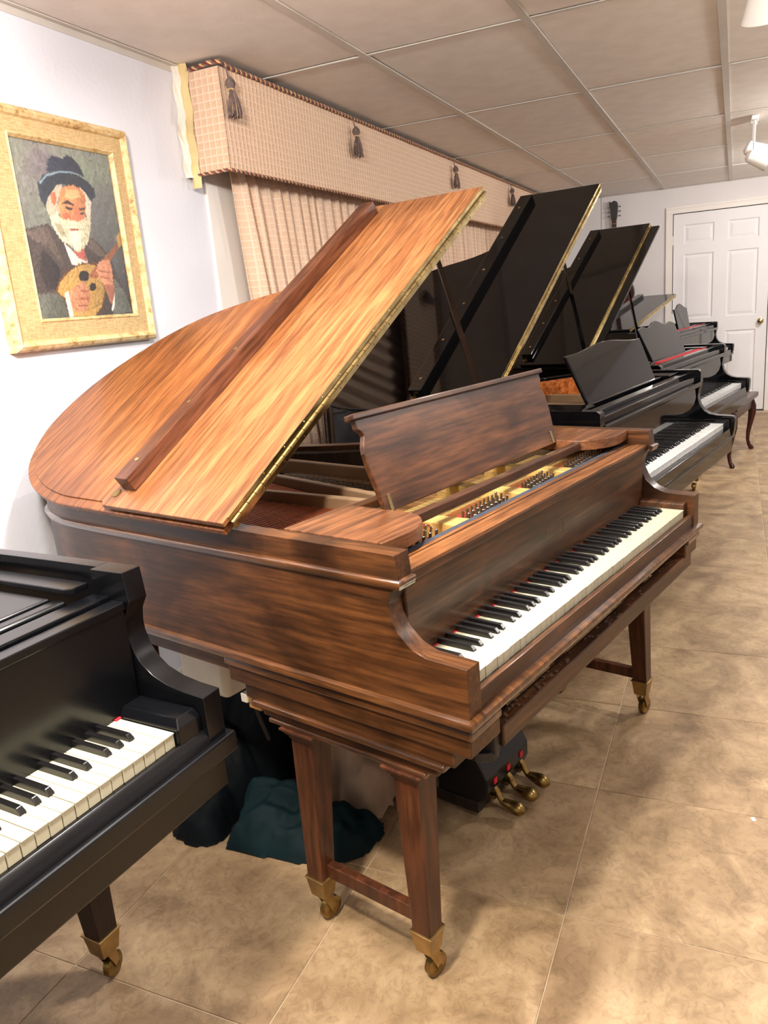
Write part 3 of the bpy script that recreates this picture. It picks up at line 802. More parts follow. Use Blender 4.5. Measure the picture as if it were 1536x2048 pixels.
def stroke(p, q, l_, w_, c):
    dx, dy = cos(q) * l_, sin(q) * l_ * AW / AH; nx, ny = -sin(q) * w_, cos(q) * w_ * AW / AH
    fill([(p[0] - dx, p[1] - dy), (p[0] - dx * 0.5 + nx, p[1] - dy * 0.5 + ny), (p[0] + dx * 0.6 + nx, p[1] + dy * 0.6 + ny), (p[0] + dx, p[1] + dy), (p[0] + dx * 0.6 - nx, p[1] + dy * 0.6 - ny), (p[0] - dx * 0.5 - nx, p[1] - dy * 0.5 - ny)], c)
for k in range(2600):
    p = (random.random(), random.random())
    f = min(1, max(0, 0.95 * p[1] + 0.5 * (1 - p[0]) - 0.22)); g = 0.5 + 0.8 * noise.noise(Vector((p[0] * 3, p[1] * 4, 2)))
    a = (60, 61, 66); b = (150, 166, 140); c = (122, 112, 122); j = random.uniform(0.93, 1.07)
    stroke(p, 1.2 + random.gauss(0, 0.7), 0.05, 0.012, tuple((a[i] + (b[i] * g + c[i] * (1 - g) - a[i]) * f) * j for i in range(3)))
for k, (c, pts) in enumerate(PAINT):
    r_ = fill(pts, c)
    if r_ is None: continue
    ins, i0, i1, j0, j1 = r_
    J, I = np.nonzero(ins)
    if len(J) < 150: continue
    x0, x1 = min(p[0] for p in pts), max(p[0] for p in pts)
    dirn = -1.35 if 22 <= k <= 26 else random.uniform(0.3, 2.6)
    for q_ in range(int(len(J) / 26)):
        m_ = random.randrange(len(J)); p = ((i0 + I[m_]) / IW, (j0 + J[m_]) / IH)
        f = (p[0] - x0) / (x1 - x0 + 1e-6)
        g = (1.14 - 0.30 * f) * random.uniform(0.82, 1.16)      # the painter's own light falls from the left
        sz = 1.0 if len(J) > 4000 else 0.55
        stroke(p, dirn + random.gauss(0, 0.45), 0.020 * sz, 0.0045 * sz, tuple(min(250, v * g) for v in c))
IMG = IMG.reshape(GH, 2, GW, 2, 3).mean(axis=(1, 3))
lv = IMG / 255.0; lv = np.where(lv <= 0.04045, lv / 12.92, ((lv + 0.055) / 1.055) ** 2.4)
me = bpy.data.meshes.new('painted_figure')
pv = [(R2[0] + AW * (i + 0.5) / GW, -0.0195, R2[2] + AH * (j + 0.5) / GH) for j in range(GH) for i in range(GW)]
pf = [(j * GW + i, j * GW + i + 1, (j + 1) * GW + i + 1, (j + 1) * GW + i) for j in range(GH - 1) for i in range(GW - 1)]
me.from_pydata(pv, [], pf)
ca = me.color_attributes.new('paint', 'FLOAT_COLOR', 'POINT')
ca.data.foreach_set('color', np.concatenate([lv.reshape(-1, 3), np.ones((GW * GH, 1))], axis=1).astype(np.float32).ravel())
link('painted_figure', me, 'oil_paint', pic)

# ================================================================== grand pianos
W = 1.307
OUT = [(0, 0.137), (0, 0.5), (0, 0.85), (0.0, 1.15), (0.012, 1.27), (0.045, 1.38), (0.10, 1.463), (0.18, 1.525), (0.29, 1.562), (0.43, 1.548),
       (0.56, 1.487), (0.67, 1.40), (0.75, 1.30), (0.81, 1.18), (0.86, 1.05), (0.92, 0.93), (1.01, 0.835), (1.12, 0.775), (1.22, 0.72), (1.285, 0.64), (W, 0.54), (W, 0.137)]
OUTS = smooth_path(OUT, 4)
def inset_outline(d):
    n = len(OUTS); r = []
    for i in range(n):
        p = Vector(OUTS[i]); a = Vector(OUTS[max(i - 1, 0)]); b = Vector(OUTS[min(i + 1, n - 1)])
        t = (b - a).normalized(); r.append((p.x + t.y * d, p.y - t.x * d))
    return r
WK = 1.16 / 52            # white key pitch
K0 = 0.0735
def key_meshes(mw, mb):
    w = MB()
    w.box(0.0008, WK - 0.0008, 0.0, 0.16, 0.700, 0.7245).box(0.0006, WK - 0.0006, -0.0015, 0.16, 0.7225, 0.725)
    wm = w.mesh('white_key', 0.0005, 1); wm.materials.append(MATS[mw])
    h = 0.0058
    prof = [(0.0465, 0.724), (0.0475, 0.7285), (0.0545, 0.736), (0.16, 0.737), (0.16, 0.724)]
    vs = []
    for sx in (-1, 1):
        for (v, z) in prof:
            k = h if z < 0.73 else h * 0.80
            vs.append((sx * k, v, z))
    n = len(prof)
    fs = [tuple(range(n)), tuple(range(2 * n - 1, n - 1, -1))] + [(i, (i + 1) % n, (i + 1) % n + n, i + n) for i in range(n)]
    bm_ = MB().add(vs, fs).mesh('black_key', 0.0012, 2); bm_.materials.append(MATS[mb])
    return wm, bm_
def keyboard(t, mw, mb, v0=0.022, dz=0.0, K0=K0):
    wm, bk = key_meshes(mw, mb)
    for i in range(52):
        random.seed(i)
        link('white_key', wm, None, t, (K0 + i * WK, v0 + random.uniform(-0.0006, 0.0006), dz + random.uniform(-0.0005, 0.0005)))
    for i in range(51):
        if i % 7 in (1, 4): continue
        off = {0: 0, 2: -0.0022, 3: 0.0022, 5: -0.0028, 6: 0.0}[i % 7]
        link('black_key', bk, None, t, (K0 + (i + 1) * WK + off, v0, dz))

ARM_A = [(0.0, 0.655), (0.0, 0.762), (0.086, 0.765), (0.118, 0.777), (0.144, 0.801), (0.158, 0.83), (0.1605, 0.854), (0.152, 0.877), (0.136, 0.894), (0.132, 0.903), (0.137, 0.950), (0.31, 0.950), (0.31, 0.655)]
ARM_B = [(0.0, 0.655), (0.0, 0.762), (0.043, 0.766), (0.08, 0.773), (0.112, 0.786), (0.133, 0.803), (0.147, 0.824), (0.155, 0.85), (0.156, 0.868), (0.152, 0.892), (0.138, 0.916), (0.143, 0.971), (0.31, 0.971), (0.31, 0.655)]
ARM_C = [(0.0, 0.655), (-0.012, 0.665), (-0.018, 0.69), (-0.02, 0.735), (-0.017, 0.748), (-0.008, 0.754), (0.06, 0.757), (0.09, 0.764), (0.118, 0.78), (0.137, 0.806), (0.146, 0.84), (0.142, 0.875), (0.135, 0.90), (0.134, 0.93), (0.135, 0.96), (0.145, 0.969), (0.31, 0.969), (0.31, 0.655)]

def tapered_leg(t, u, v, ztop, s_top, s_bot, mat, capital, inward, cup='cup_gold', zc=0.105, fork='brass_aged', ang=0.6):
    """square leg tapering down to a metal ferrule and a caster"""
    lb = MB().frustum((u + inward[0] * (s_top - s_bot) * 0, v), (s_bot, s_bot), (u + inward[0], v + inward[1]), (s_top, s_top), zc + 0.02, ztop)
    lg = lb.obj('leg', mat, t, 0.003)
    if capital:
        c = MB(); cu, cv = u + inward[0], v + inward[1]
        for h0, h1, s_ in ((ztop - 0.004, ztop + 0.006, s_top + 0.003), (ztop + 0.006, ztop + 0.012, s_top + 0.008), (ztop + 0.012, ztop + 0.018, s_top + 0.012), (ztop + 0.018, ztop + 0.024, s_top + 0.017)):
            c.box(cu - s_, cu + s_, cv - s_, cv + s_, h0, h1)
        c.obj('capital', mat, lg, 0.0015)
    f = MB().frustum((u, v), (s_bot * 0.86, s_bot * 0.86), (u, v), (s_bot + 0.003, s_bot + 0.003), zc - 0.028, zc + 0.022)
    f.box(u - s_bot - 0.005, u + s_bot + 0.005, v - s_bot - 0.005, v + s_bot + 0.005, zc + 0.02, zc + 0.024)
    f.obj('ferrule', cup, lg, 0.001)
    ca, sa = cos(ang), sin(ang)
    wu, wv = u + ca * 0.016, v + sa * 0.016
    r = 0.027
    nx = Vector((-sa, ca, 0))
    ax = nx
    MB().lathe([(0.010, -0.010), (r - 0.004, -0.010), (r, -0.007), (r, 0.007), (r - 0.004, 0.010), (0.010, 0.010)], (wu, wv, r), ax, 20).lathe([(0.006, -0.016), (0.006, 0.016)], (wu, wv, r), ax, 10).obj('caster_wheel', 'steel' if fork == 'brass' else 'brass_aged', lg, smooth=True)
    fk = MB()
    for sd in (-1, 1):
        q = nx * (0.0135 * sd)
        pts = [(u - ca * 0.014, zc - 0.026), (u + ca * 0.016, zc - 0.026), (wu + ca * 0.007, r), (wu - ca * 0.004, r - 0.008)]
        P = []
        for th in (-0.0015, 0.0015):
            for (uu, zz) in pts:
                d = (uu - u) / ca if abs(ca) > 0.1 else 0
                P.append((u + ca * d + q.x + nx.x * th, v + sa * d + q.y + nx.y * th, zz))
        fk.add(P, [(0, 1, 2, 3), (7, 6, 5, 4)] + [(k, (k + 1) % 4, (k + 1) % 4 + 4, k + 4) for k in range(4)])
    fk.lathe([(0.012, zc - 0.03), (0.012, zc - 0.022)], (u, v, 0), (0, 0, 1), 14)
    fk.obj('caster_fork', cup, lg)
    return lg

LID_OUT = [(-0.02, 0.556), (-0.02, 0.8), (-0.02, 1.10), (-0.016, 1.22), (0.012, 1.348), (0.065, 1.455), (0.146, 1.534), (0.274, 1.590), (0.45, 1.578), (0.634, 1.482), (0.766, 1.352), (0.847, 1.185), (0.90, 1.02), (0.97, 0.91), (1.08, 0.83), (1.19, 0.77), (1.265, 0.70), (1.29, 0.62), (1.29, 0.556)]
def lid(t, zr, phi, amax, m_lid, m_flap, m_rail, m_edge, flap_gap=0.005, v_lid=0.556, two_layer=True, rail_v=(0.892, 0.94), flap_v=(0.545, 0.985), rail_h=0.04, flap=True):
    k = amax / 1.29
    out = [(a * k if a > 0 else a, v) for a, v in smooth_path(LID_OUT[1:-1], 4)]
    out = [(-0.02, v_lid)] + out + [(amax, v_lid)]
    h = 0.016
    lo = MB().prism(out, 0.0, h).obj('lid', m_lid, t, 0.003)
    lo.location = (0, 0, zr); lo.rotation_euler = (0, -phi, 0)
    if two_layer:
        n = len(out); ins = []
        c = Vector((0.5, 0.95))
        for i in range(n):
            p = Vector(out[i]); a = Vector(out[i - 1]) if i else Vector(out[i]); b = Vector(out[(i + 1) % n]) if i < n - 1 else Vector(out[i])
            tt = (b - a).normalized(); ins.append((p.x + tt.y * 0.026, p.y - tt.x * 0.026))
        ins[0] = (0.006, v_lid); ins[-1] = (amax - 0.026, v_lid)
        MB().prism(ins, h - 0.001, h + 0.004).obj('lid_panel', m_lid, lo, 0.0015)
    n0 = h + 0.004 + flap_gap; n1 = n0 + 0.013
    if flap:
        f0, f1 = flap_v
        fo = [(-0.018, f0), (-0.018, f1 - 0.012), (-0.006, f1), (amax - 0.012, f1), (amax, f1 - 0.012), (amax, f0)]
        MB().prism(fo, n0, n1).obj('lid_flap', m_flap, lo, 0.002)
        rl = MB().box(0.035, amax - 0.05, rail_v[0], rail_v[1], n1, n1 + rail_h).obj('flap_rail', m_rail, lo, 0.002)
        for q in range(6):
            a = 0.10 + q * (amax - 0.25) / 5
            MB().lathe([(0.0062, 0), (0.0062, 0.0012), (0.003, 0.0018)], (a, (rail_v[0] + rail_v[1]) / 2, n1 + rail_h), (0, 0, 1), 10).obj('screw', 'brass', lo)
        if flap_gap < 0.012:
            MB().lathe([(0.013, 0), (0.013, 0.0015), (0.010, 0.0025)], (0.022, f1 - 0.03, n1), (0, 0, 1), 16).obj('bumper', 'brass_aged', lo)
        hv = f0 - 0.0005
        hg = MB().box(0.0, amax, hv - 0.0022, hv, n1 - 0.011, n1 - 0.0005).box(0.0, amax, hv - 0.0022, hv, 0.002, h - 0.0005)
        hg.box(0.0, amax, hv - 0.002, hv, h, n0)
        hg.obj('hinge_plate', 'brass', lo, 0.0006)
        kn = MB(); nk = 46
        for q in range(nk):
            a0 = q * amax / nk; a1 = a0 + amax / nk * 0.94
            kn.tube([(a0, hv - 0.004, (h + n0) / 2), (a1, hv - 0.004, (h + n0) / 2)], 0.0042, 8)
        kn.obj('hinge_knuckle', 'brass', lo, smooth=True)
        for q in range(16):
            a = 0.03 + q * (amax - 0.06) / 15
            for nn in (0.008, n1 - 0.006):
                MB().lathe([(0.0024, 0), (0.0018, 0.0012)], (a + (0.02 if nn > 0.01 else 0), hv - 0.0022, nn), (0, -1, 0), 8).obj('screw', 'brass_aged', lo)
    return lo

def desk_panel(t, name, prof, v0, z0, v1, z1, thick, mat, back=None, bevel=0.002):
    """upright panel: prof = [(u, height along the slope)], leaning from (v0,z0) to (v1,z1)"""
    ln = sqrt((v1 - v0) ** 2 + (z1 - z0) ** 2); tilt = atan2(v1 - v0, z1 - z0)
    o = MB().prism(prof, 0.0, thick, axis=1).obj(name, mat, t, bevel)
    o.location = (0, v0, z0); o.rotation_euler = (-tilt, 0, 0)
    return o

def casework(t, arm, zr, ms, rim_t=0.042, upper=True, inner=None, zlow=0.60, cut=0.31):
    """cheeks, rim, mouldings and underside shared by all five pianos"""
    arm = [(min(v, cut), z) for v, z in arm]
    n_arm = 0.042
    for nm, u0, u1 in (('cheek', 0, n_arm), ('cheek', W - n_arm, W)):
        MB().prism(arm, u0, u1, axis=0).obj(nm, ms['cheek'], t, 0.0018, 2, True, 24)
    body = [(u, v) for u, v in OUTS if v > cut]
    body = [(0, cut - 0.001)] + body + [(W, cut - 0.001)]
    MB().sweep(body, [(0, zr), (0, zlow + 0.04), (-rim_t, zlow + 0.04), (-rim_t, zr)]).obj('rim', ms['side'], t, 0.0015, 2, True, 50)
    if upper:
        up = [(n_arm, 0.133), (-0.0, 0.133)] + [(u, max(v, 0.2)) for u, v in OUTS if 0.2 < v] + [(W, 0.133), (W - n_arm, 0.133)]
        MB().sweep(up, [(-0.001, 0.9055), (0.007, 0.9045), (0.0095, 0.902), (0.0100, 0.898), (0.0075, 0.893), (0.006, 0.888), (0.0, 0.886), (-0.001, 0.887)]).obj('upper_moulding', ms['mould'], t, smooth=True)
    loop = [(0, 0)] + [(u, v) for u, v in OUTS] + [(W, 0)]
    MB().sweep(loop, [(-0.008, 0.667), (0.004, 0.6665), (0.010, 0.664), (0.0125, 0.657), (0.011, 0.651), (0.004, 0.646), (0.002, 0.642), (-0.008, 0.642)], True).obj('lower_moulding', ms['mould'], t, smooth=True)
    bl = [(0, 0.31)] + [(u, v) for u, v in OUTS if v > 0.31] + [(W, 0.31)]
    MB().sweep(bl, [(-0.002, 0.645), (-0.004, 0.630), (-0.010, 0.626), (-0.012, zlow + 0.005), (-0.03, zlow), (-0.03, 0.645)]).obj('belt', ms['side'], t)
    ins = [(0.03, 0.25)] + [p for p in inset_outline(0.03) if p[1] > 0.25] + [(W - 0.03, 0.25)]
    MB().prism(ins, 0.79, 0.80).obj('soundboard', 'spruce', t)
    MB().prism([(0.035, 0.25)] + [p for p in inset_outline(0.035) if p[1] > 0.25] + [(W - 0.035, 0.25)], zlow + 0.01, zlow + 0.03).obj('underside_blocker', 'dark_wood', t)  # dark board added to close the bottom and block light
    if inner:
        ip = [(u, v) for u, v in OUTS if v > 0.45]
        MB().sweep(ip, [(-rim_t + 0.0005, zr - 0.012), (-rim_t + 0.0005, 0.80), (-rim_t - 0.02, 0.80), (-rim_t - 0.02, zr - 0.02)]).obj('inner_rim', inner, t)

def caster_legs(t, pts, ztop, mat, **kw):
    for (u, v, s0, s1, iu, iv, a) in pts:
        tapered_leg(t, u, v, ztop, s0, s1, mat, kw.get('capital', False), (iu, iv), kw.get('cup', 'cup_gold'), ang=a)

# ------------------------------------------------------------------ 1. the brown mahogany grand
OM = (1.13852, 0.39760); TM = radians(-14)
P = thing('grand_piano', 'brown mahogany grand piano with its lid up and flap folded back', 'piano', (OM[0], OM[1], 0), TM)
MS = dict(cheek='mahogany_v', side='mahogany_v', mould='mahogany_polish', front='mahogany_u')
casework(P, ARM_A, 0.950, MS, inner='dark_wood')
keyboard(P, 'ivory', 'ebony')
# keyboard front
MB().box(0.042, W - 0.042, 0.004, 0.0185, 0.662, 0.704).obj('key_slip', 'mahogany_u', P, 0.0025)
MB().box(0.042, W - 0.042, 0.0188, 0.17, 0.662, 0.699).obj('key_frame', 'dark_wood', P)
for a, b in ((0.0425, 0.0725), (K0 + 52 * WK + 0.001, W - 0.0425)):
    MB().box(a, b, 0.021, 0.152, 0.699, 0.742).obj('key_block', 'mahogany_u', P, 0.003)
MB().box(0.044, W - 0.044, 0.152, 0.168, 0.716, 0.886).obj('fallboard', 'mahogany_u', P, 0.003)
MB().box(0.05, W - 0.05, 0.1485, 0.1525, 0.718, 0.7268).obj('key_felt', 'red_felt', P)
MB().box(0.0425, W - 0.0425, 0.140, 0.215, 0.884, 0.9035).obj('lock_rail', 'mahogany_u', P, 0.002)
for a, b, z in ((0.1412, 0.1745, 0.908), (0.1785, 0.1905, 0.906), (0.1945, 0.2065, 0.907)):
    MB().box(0.0428, W - 0.0428, a, b, 0.9025, z).obj('rail_strip', 'mahogany_top', P, 0.0015)
MB().box(0.0428, W - 0.0428, 0.2075, 0.222, 0.885, 0.906).obj('rail_felt', 'blue_felt', P, 0.001)
# stepped keybed and leg beams, near and far
for sgn, nm in ((0, 'near'), (1, 'far')):
    def sx(a, b): return (a, b) if not sgn else (W - b, W - a)
    x = sx(0.002, 0.108); MB().box(*x, 0.003, 0.64, 0.586, 0.643).obj('keybed_end', 'mahogany_v', P, 0.004)
    x = sx(-0.004, 0.104); MB().box(*x, -0.004, 0.645, 0.626, 0.6425).obj('bed_moulding', 'mahogany_polish', P, 0.004, 3)
    x = sx(0.010, 0.105); MB().box(*x, 0.045, 0.600, 0.550, 0.588).obj('leg_beam', 'mahogany_v', P, 0.003)
    x = sx(0.002, 0.108); MB().box(*x, 0.064, 0.574, 0.538, 0.552).obj('beam_moulding', 'mahogany_polish', P, 0.004, 3)
    x = sx(0.012, 0.102); MB().box(*x, 0.085, 0.552, 0.518, 0.540).obj('leg_beam', 'mahogany_v', P, 0.003)
    x = sx(0.006, 0.104); MB().box(*x, 0.110, 0.532, 0.507, 0.519).obj('beam_moulding', 'mahogany_polish', P, 0.004, 3)
    s = 1 if not sgn else -1
    ub = 0.033 if not sgn else W - 0.033
    for vb, iv in ((0.156, 0.012), (0.452, -0.005)):
        tapered_leg(P, ub, vb, 0.484, 0.031, 0.0225, 'mahogany_z', True, (s * 0.014, iv), ang=(-0.15 if vb < 0.3 else -0.1))
    MB().box(ub - 0.006 + s * 0.004, ub + 0.016 + s * 0.004, 0.17, 0.44, 0.128, 0.162).obj('stretcher', 'mahogany_z', P, 0.002)
MB().box(0.105, W - 0.105, 0.036, 0.64, 0.60, 0.645).obj('keybed', 'mahogany_u', P, 0.003)
MB().box(0.126, W - 0.035, 0.008, 0.040, 0.545, 0.590).obj('lower_rail', 'mahogany_u', P, 0.003)
MB().box(0.106, 0.124, 0.016, 0.05, 0.535, 0.60).lathe([(0.03, 0.52), (0.03, 0.54)], (0.118, 0.05, 0), (0, 0, 1), 16).obj('rail_bracket', 'black_iron', P, 0.002)
random.seed(9)
dm = MB()
for k in range(70):
    u = random.choice((random.uniform(0.14, 0.75), random.uniform(0.14, 1.2))); v = random.uniform(0.012, 0.034); r = random.uniform(0.0012, 0.003)
    dm.box(u - r, u + r * 1.6, v - r, v + r, 0.590, 0.590 + r)
do = dm.obj('dust', 'dust', P); do['kind'] = 'stuff'
tapered_leg(P, 0.30, 1.43, 0.56, 0.034, 0.024, 'mahogany_z', True, (0, 0), ang=1.0)
for v in (0.80, 1.15): MB().box(0.06, 0.80 - (v - 0.85), v - 0.04, v + 0.04, 0.575, 0.612).obj('beam', 'dark_wood', P, 0.003)

# lid, folded flap, prop
PHI = math.atan(0.6435)
lid(P, 0.952, PHI, 1.283, 'mahogany_lid_lit', 'mahogany_flap_lit', 'mahogany_rail', 'brass')
u0, z0, u1, z1 = 0.905, 1.532, 1.245, 0.93
MB().tube([(u1, 0.655, z1), (u0, 0.625, z1 + (z0 - z1))], 0.009, 4).obj('lid_prop', 'dark_wood', P)
MB().tube([(1.262, 0.66, 0.93), (1.03, 0.66, 1.34)], 0.0035, 6).obj('short_prop', 'dark_wood', P)

# music desk on its sliding frame
def shelf(u0, u1, flip):
    pts = [(u0, 0.455), (u0, 0.200)]
    for k in range(13):
        q = k / 12 * pi / 2
        pts.append((u0 + 0.075 + 0.125 * sin(q), 0.190 + 0.10 - 0.10 * cos(q) + 0.004))
    pts.append((u0 + 0.200, 0.455))
    if flip: pts = [(W - a, b) for a, b in pts][::-1]
    MB().prism(pts, 0.9225, 0.9515).obj('desk_shelf', 'mahogany_desk_top', P, 0.002)
wood('mahogany_desk_top', (76, 45, 26), (114, 71, 43), (140, 91, 57), 0, rough=0.36, blotch=0.4, fine=0.8, coat=0.25)
shelf(0.046, 0.246, False); shelf(0.046, 0.246, True)
MB().box(0.246, W - 0.246, 0.262, 0.286, 0.924, 0.9475).obj('desk_rail', 'mahogany_desk', P, 0.003)
MB().box(0.246, W - 0.246, 0.425, 0.455, 0.926, 0.948).obj('desk_rail', 'mahogany_desk', P, 0.003)
half = [(-0.412, 0.0), (-0.418, 0.06), (-0.424, 0.10), (-0.424, 0.135), (-0.420, 0.150), (-0.412, 0.165), (-0.408, 0.172), (-0.414, 0.182), (-0.424, 0.188), (-0.424, 0.212)]
prof = [(0.6535 + a, b) for a, b in half] + [(0.6535 - a, b) for a, b in half[::-1]]
dk = desk_panel(P, 'music_desk', prof, 0.335, 0.945, 0.399, 1.158, 0.014, 'mahogany_desk')
MB().box(0.6535 - 0.436, 0.6535 + 0.436, -0.008, 0.018, 0.208, 0.222).obj('desk_cap', 'mahogany_desk', dk, 0.003)
for u in (0.262, W - 0.262):
    MB().box(u - 0.008, u + 0.002, -0.002, 0.0, 0.002, 0.038).obj('desk_hinge', 'brass', dk, 0.0005)
for u in (0.36, 0.62, 0.9):
    MB().box(u - 0.022, u + 0.022, 0.272, 0.279, 0.9475, 0.949).obj('rail_plate', 'brass', P, 0.0005)

# iron plate, wrest pins, strings
MB().box(0.046, W - 0.046, 0.222, 0.50, 0.850, 0.862).obj('iron_plate', 'gold_plate', P, 0.002)
for a, b, c, d in ((0.345, 0.405, 0.36, 0.395), (0.645, 0.695, 0.665, 0.70), (0.895, 0.945, 0.915, 0.95)):
    MB().prism([(a, 0.224), (b, 0.224), (d, 0.50), (c, 0.50)], 0.861, 0.9).obj('plate_bridge', 'gold_plate', P, 0.003)
MB().box(0.046, W - 0.046, 0.335, 0.352, 0.861, 0.884).obj('pressure_bar', 'gold_plate', P, 0.003)
def strut(p, q, w, z0, z1):
    d = (Vector(q) - Vector(p)); n = Vector((-d.y, d.x)).normalized() * w / 2
    p = Vector(p); q = Vector(q)
    MB().prism([tuple(p - n), tuple(q - n), tuple(q + n), tuple(p + n)], z0, z1).obj('plate_strut', 'bronze_plate', P, 0.004)
strut((0.385, 0.47), (0.345, 1.40), 0.022, 0.872, 0.925)
strut((0.43, 0.47), (0.60, 1.36), 0.022, 0.872, 0.925)
strut((0.68, 0.47), (0.74, 1.22), 0.022, 0.872, 0.92)
strut((0.93, 0.47), (0.90, 0.95), 0.022, 0.872, 0.92)
pm = MB().lathe([(0.0042, 0), (0.0042, 0.028), (0.0036, 0.032), (0.0036, 0.043), (0.0025, 0.044)], (0, 0, 0), (0, -0.12, 1), 7).mesh('tuning_pin', smooth=True)
pm.materials.append(MATS['steel'])
sm = MB().tube([(0, 0, 0), (0, 1, 0)], 0.0006, 5).mesh('string'); sm.materials.append(MATS['steel'])
cmh = MB().tube([(0, 0, 0), (0, 1, 0)], 0.0019, 6).mesh('string'); cmh.materials.append(MATS['copper'])
def string(mesh, a, b):
    a = Vector(a); b = Vector(b); d = b - a
    o = link('string', mesh, None, P, a)
    o.rotation_euler = (math.asin(d.z / d.length), 0, atan2(-d.x, d.y)); o.scale = (1, d.length, 1)
for (ua, ub, n) in ((0.10, 0.325, 8), (0.425, 0.63, 9), (0.715, 0.88, 8), (0.965, 1.21, 11)):
    for k in range(n):
        for row in range(3):
            u = ua + (ub - ua) * (k + row / 3) / n
            link('tuning_pin', pm, None, P, (u, 0.238 + row * 0.020 + 0.02 * (k / n), 0.860))
        if ua > 0.3:
            for q in (0, 0.45):
                u = ua + (ub - ua) * (k + q) / n
                string(sm, (u, 0.285, 0.885), (u + 0.01, 0.50, 0.889))
    MB().box(ua - 0.012, ub + 0.006, 0.297, 0.326, 0.861, 0.872).obj('string_felt', 'red_felt', P, 0.002)
for k in range(34):
    string(cmh, (0.085 + k * 0.0078, 0.30, 0.893), (0.235 + k * 0.0115, 1.36, 0.899))
for k in range(44):
    f = k / 43
    string(sm, (0.44 + f * 0.77, 0.50, 0.889), (0.42 + f * 0.70, 1.30 - 0.56 * f, 0.884))

# pedal lyre
ly = MB()
ly.prism([(0.343, 0.018), (0.343, 0.045), (0.318, 0.06), (0.308, 0.085), (0.308, 0.125), (0.328, 0.165), (0.345, 0.20), (0.372, 0.225), (0.47, 0.225), (0.47, 0.018)], 0.535, 0.768, axis=0)
LY = ly.obj('pedal_lyre', 'black_satin', P, 0.004)
MB().box(0.531, 0.772, 0.338, 0.474, 0.016, 0.05).obj('lyre_base', 'dark_wood', LY, 0.002)
for u in (0.605, 0.70): MB().lathe([(0.02, 0.222), (0.026, 0.24), (0.02, 0.27), (0.018, 0.40), (0.02, 0.56), (0.028, 0.60)], (u, 0.43, 0), (0, 0, 1), 16).obj('lyre_post', 'black_satin', LY, smooth=True)
MB().box(0.575, 0.73, 0.40, 0.46, 0.575, 0.602).obj('lyre_top', 'dark_wood', LY, 0.003)
for k, u in enumerate((0.580, 0.6535, 0.727)):
    MB().tube([(u, 0.345, 0.078), (u, 0.314, 0.080), (u, 0.305, 0.072), (u, 0.298, 0.054), (u, 0.290, 0.044), (u, 0.278, 0.041), (u, 0.264, 0.039), (u, 0.250, 0.037), (u, 0.238, 0.035), (u, 0.229, 0.033), (u, 0.222, 0.032)],
              [0.008, 0.0085, 0.0085, 0.0085, 0.0095, 0.0125, 0.0162, 0.0188, 0.0185, 0.0135, 0.003], 12).obj('pedal', 'brass_aged', LY, smooth=True)
    MB().box(u - 0.012, u + 0.004, 0.3045, 0.3085, 0.096, 0.113).obj('pedal_felt', 'red_felt', LY, 0.001)
    MB().box(u - 0.016, u + 0.016, 0.306, 0.345, 0.05, 0.062).obj('pedal_slot', 'brass_aged', LY, 0.001)

# faint name decal on the fallboard
tcv = bpy.data.curves.new('decal', 'FONT'); tcv.body = 'Lowell'; tcv.size = 0.040; tcv.align_x = 'CENTER'; tcv.shear = 0.25; tcv.extrude = 0.0001
tob = bpy.data.objects.new('decal_src', tcv); COL.objects.link(tob)
dg = bpy.context.evaluated_depsgraph_get(); tme = bpy.data.meshes.new_from_object(tob.evaluated_get(dg))
bpy.data.objects.remove(tob)
do = link('name_decal', tme, 'label_gold', P, (0.66, 0.1517, 0.80), (pi / 2, 0, 0))

# ------------------------------------------------------------------ 2. the near black satin grand (left edge)
B = thing('grand_piano', 'satin black grand piano without lid, cut off at the left edge', 'piano', (-0.32703, 0.90491, 0), radians(-5))
BS = dict(cheek='black_satin', side='black_satin', mould='black_satin', front='black_satin')
casework(B, ARM_B, 0.971, BS, upper=False, rim_t=0.027, cut=0.221)
keyboard(B, 'ivory', 'ebony', K0=0.050)
prof = [(0.020, 0.662), (0.020, 0.701), (0.014, 0.7015), (0.004, 0.695), (-0.002, 0.683), (-0.003, 0.668), (0.0, 0.662)]
MB().prism(prof, 0.042, W - 0.042, axis=0).obj('key_slip', 'black_satin', B, 0.001, 2, True)
MB().box(0.042, W - 0.042, 0.0205, 0.17, 0.662, 0.699).obj('key_frame', 'dark_wood', B)
for a, b in ((0.0425, 0.049), (1.2115, W - 0.0425)):
    kbk = MB().box(a, b, 0.012, 0.1475, 0.695, 0.730)
    if b - a > 0.02: kbk.add([(a, 0.012, 0.7295), (b, 0.012, 0.7295), (b, 0.1475, 0.7295), (a, 0.1475, 0.7295), (a + 0.010, 0.022, 0.743), (b - 0.002, 0.022, 0.743), (b - 0.002, 0.147, 0.743), (a + 0.010, 0.147, 0.743)], [(0, 1, 5, 4), (1, 2, 6, 5), (2, 3, 7, 6), (3, 0, 4, 7), (4, 5, 6, 7), (3, 2, 1, 0)])
    kbk.obj('key_block', 'black_satin', B, 0.0015, 2)
MB().box(0.044, W - 0.044, 0.148, 0.166, 0.716, 0.912).obj('fallboard', 'black_satin', B, 0.004)
MB().box(1.200, 1.214, 0.143, 0.1485, 0.722, 0.7275).obj('key_felt', 'red_felt', B)
MB().box(0.0425, W - 0.0425, 0.146, 0.176, 0.905, 0.920).obj('lock_rail', 'black_satin', B, 0.002)
MB().box(0.0425, W - 0.0425, 0.182, 0.222, 0.905, 0.926).obj('rail_strip', 'black_satin', B, 0.0015)
MB().box(0.0425, W - 0.0425, 0.222, 0.27, 0.86, 0.885).obj('rail_floor', 'black_satin', B)
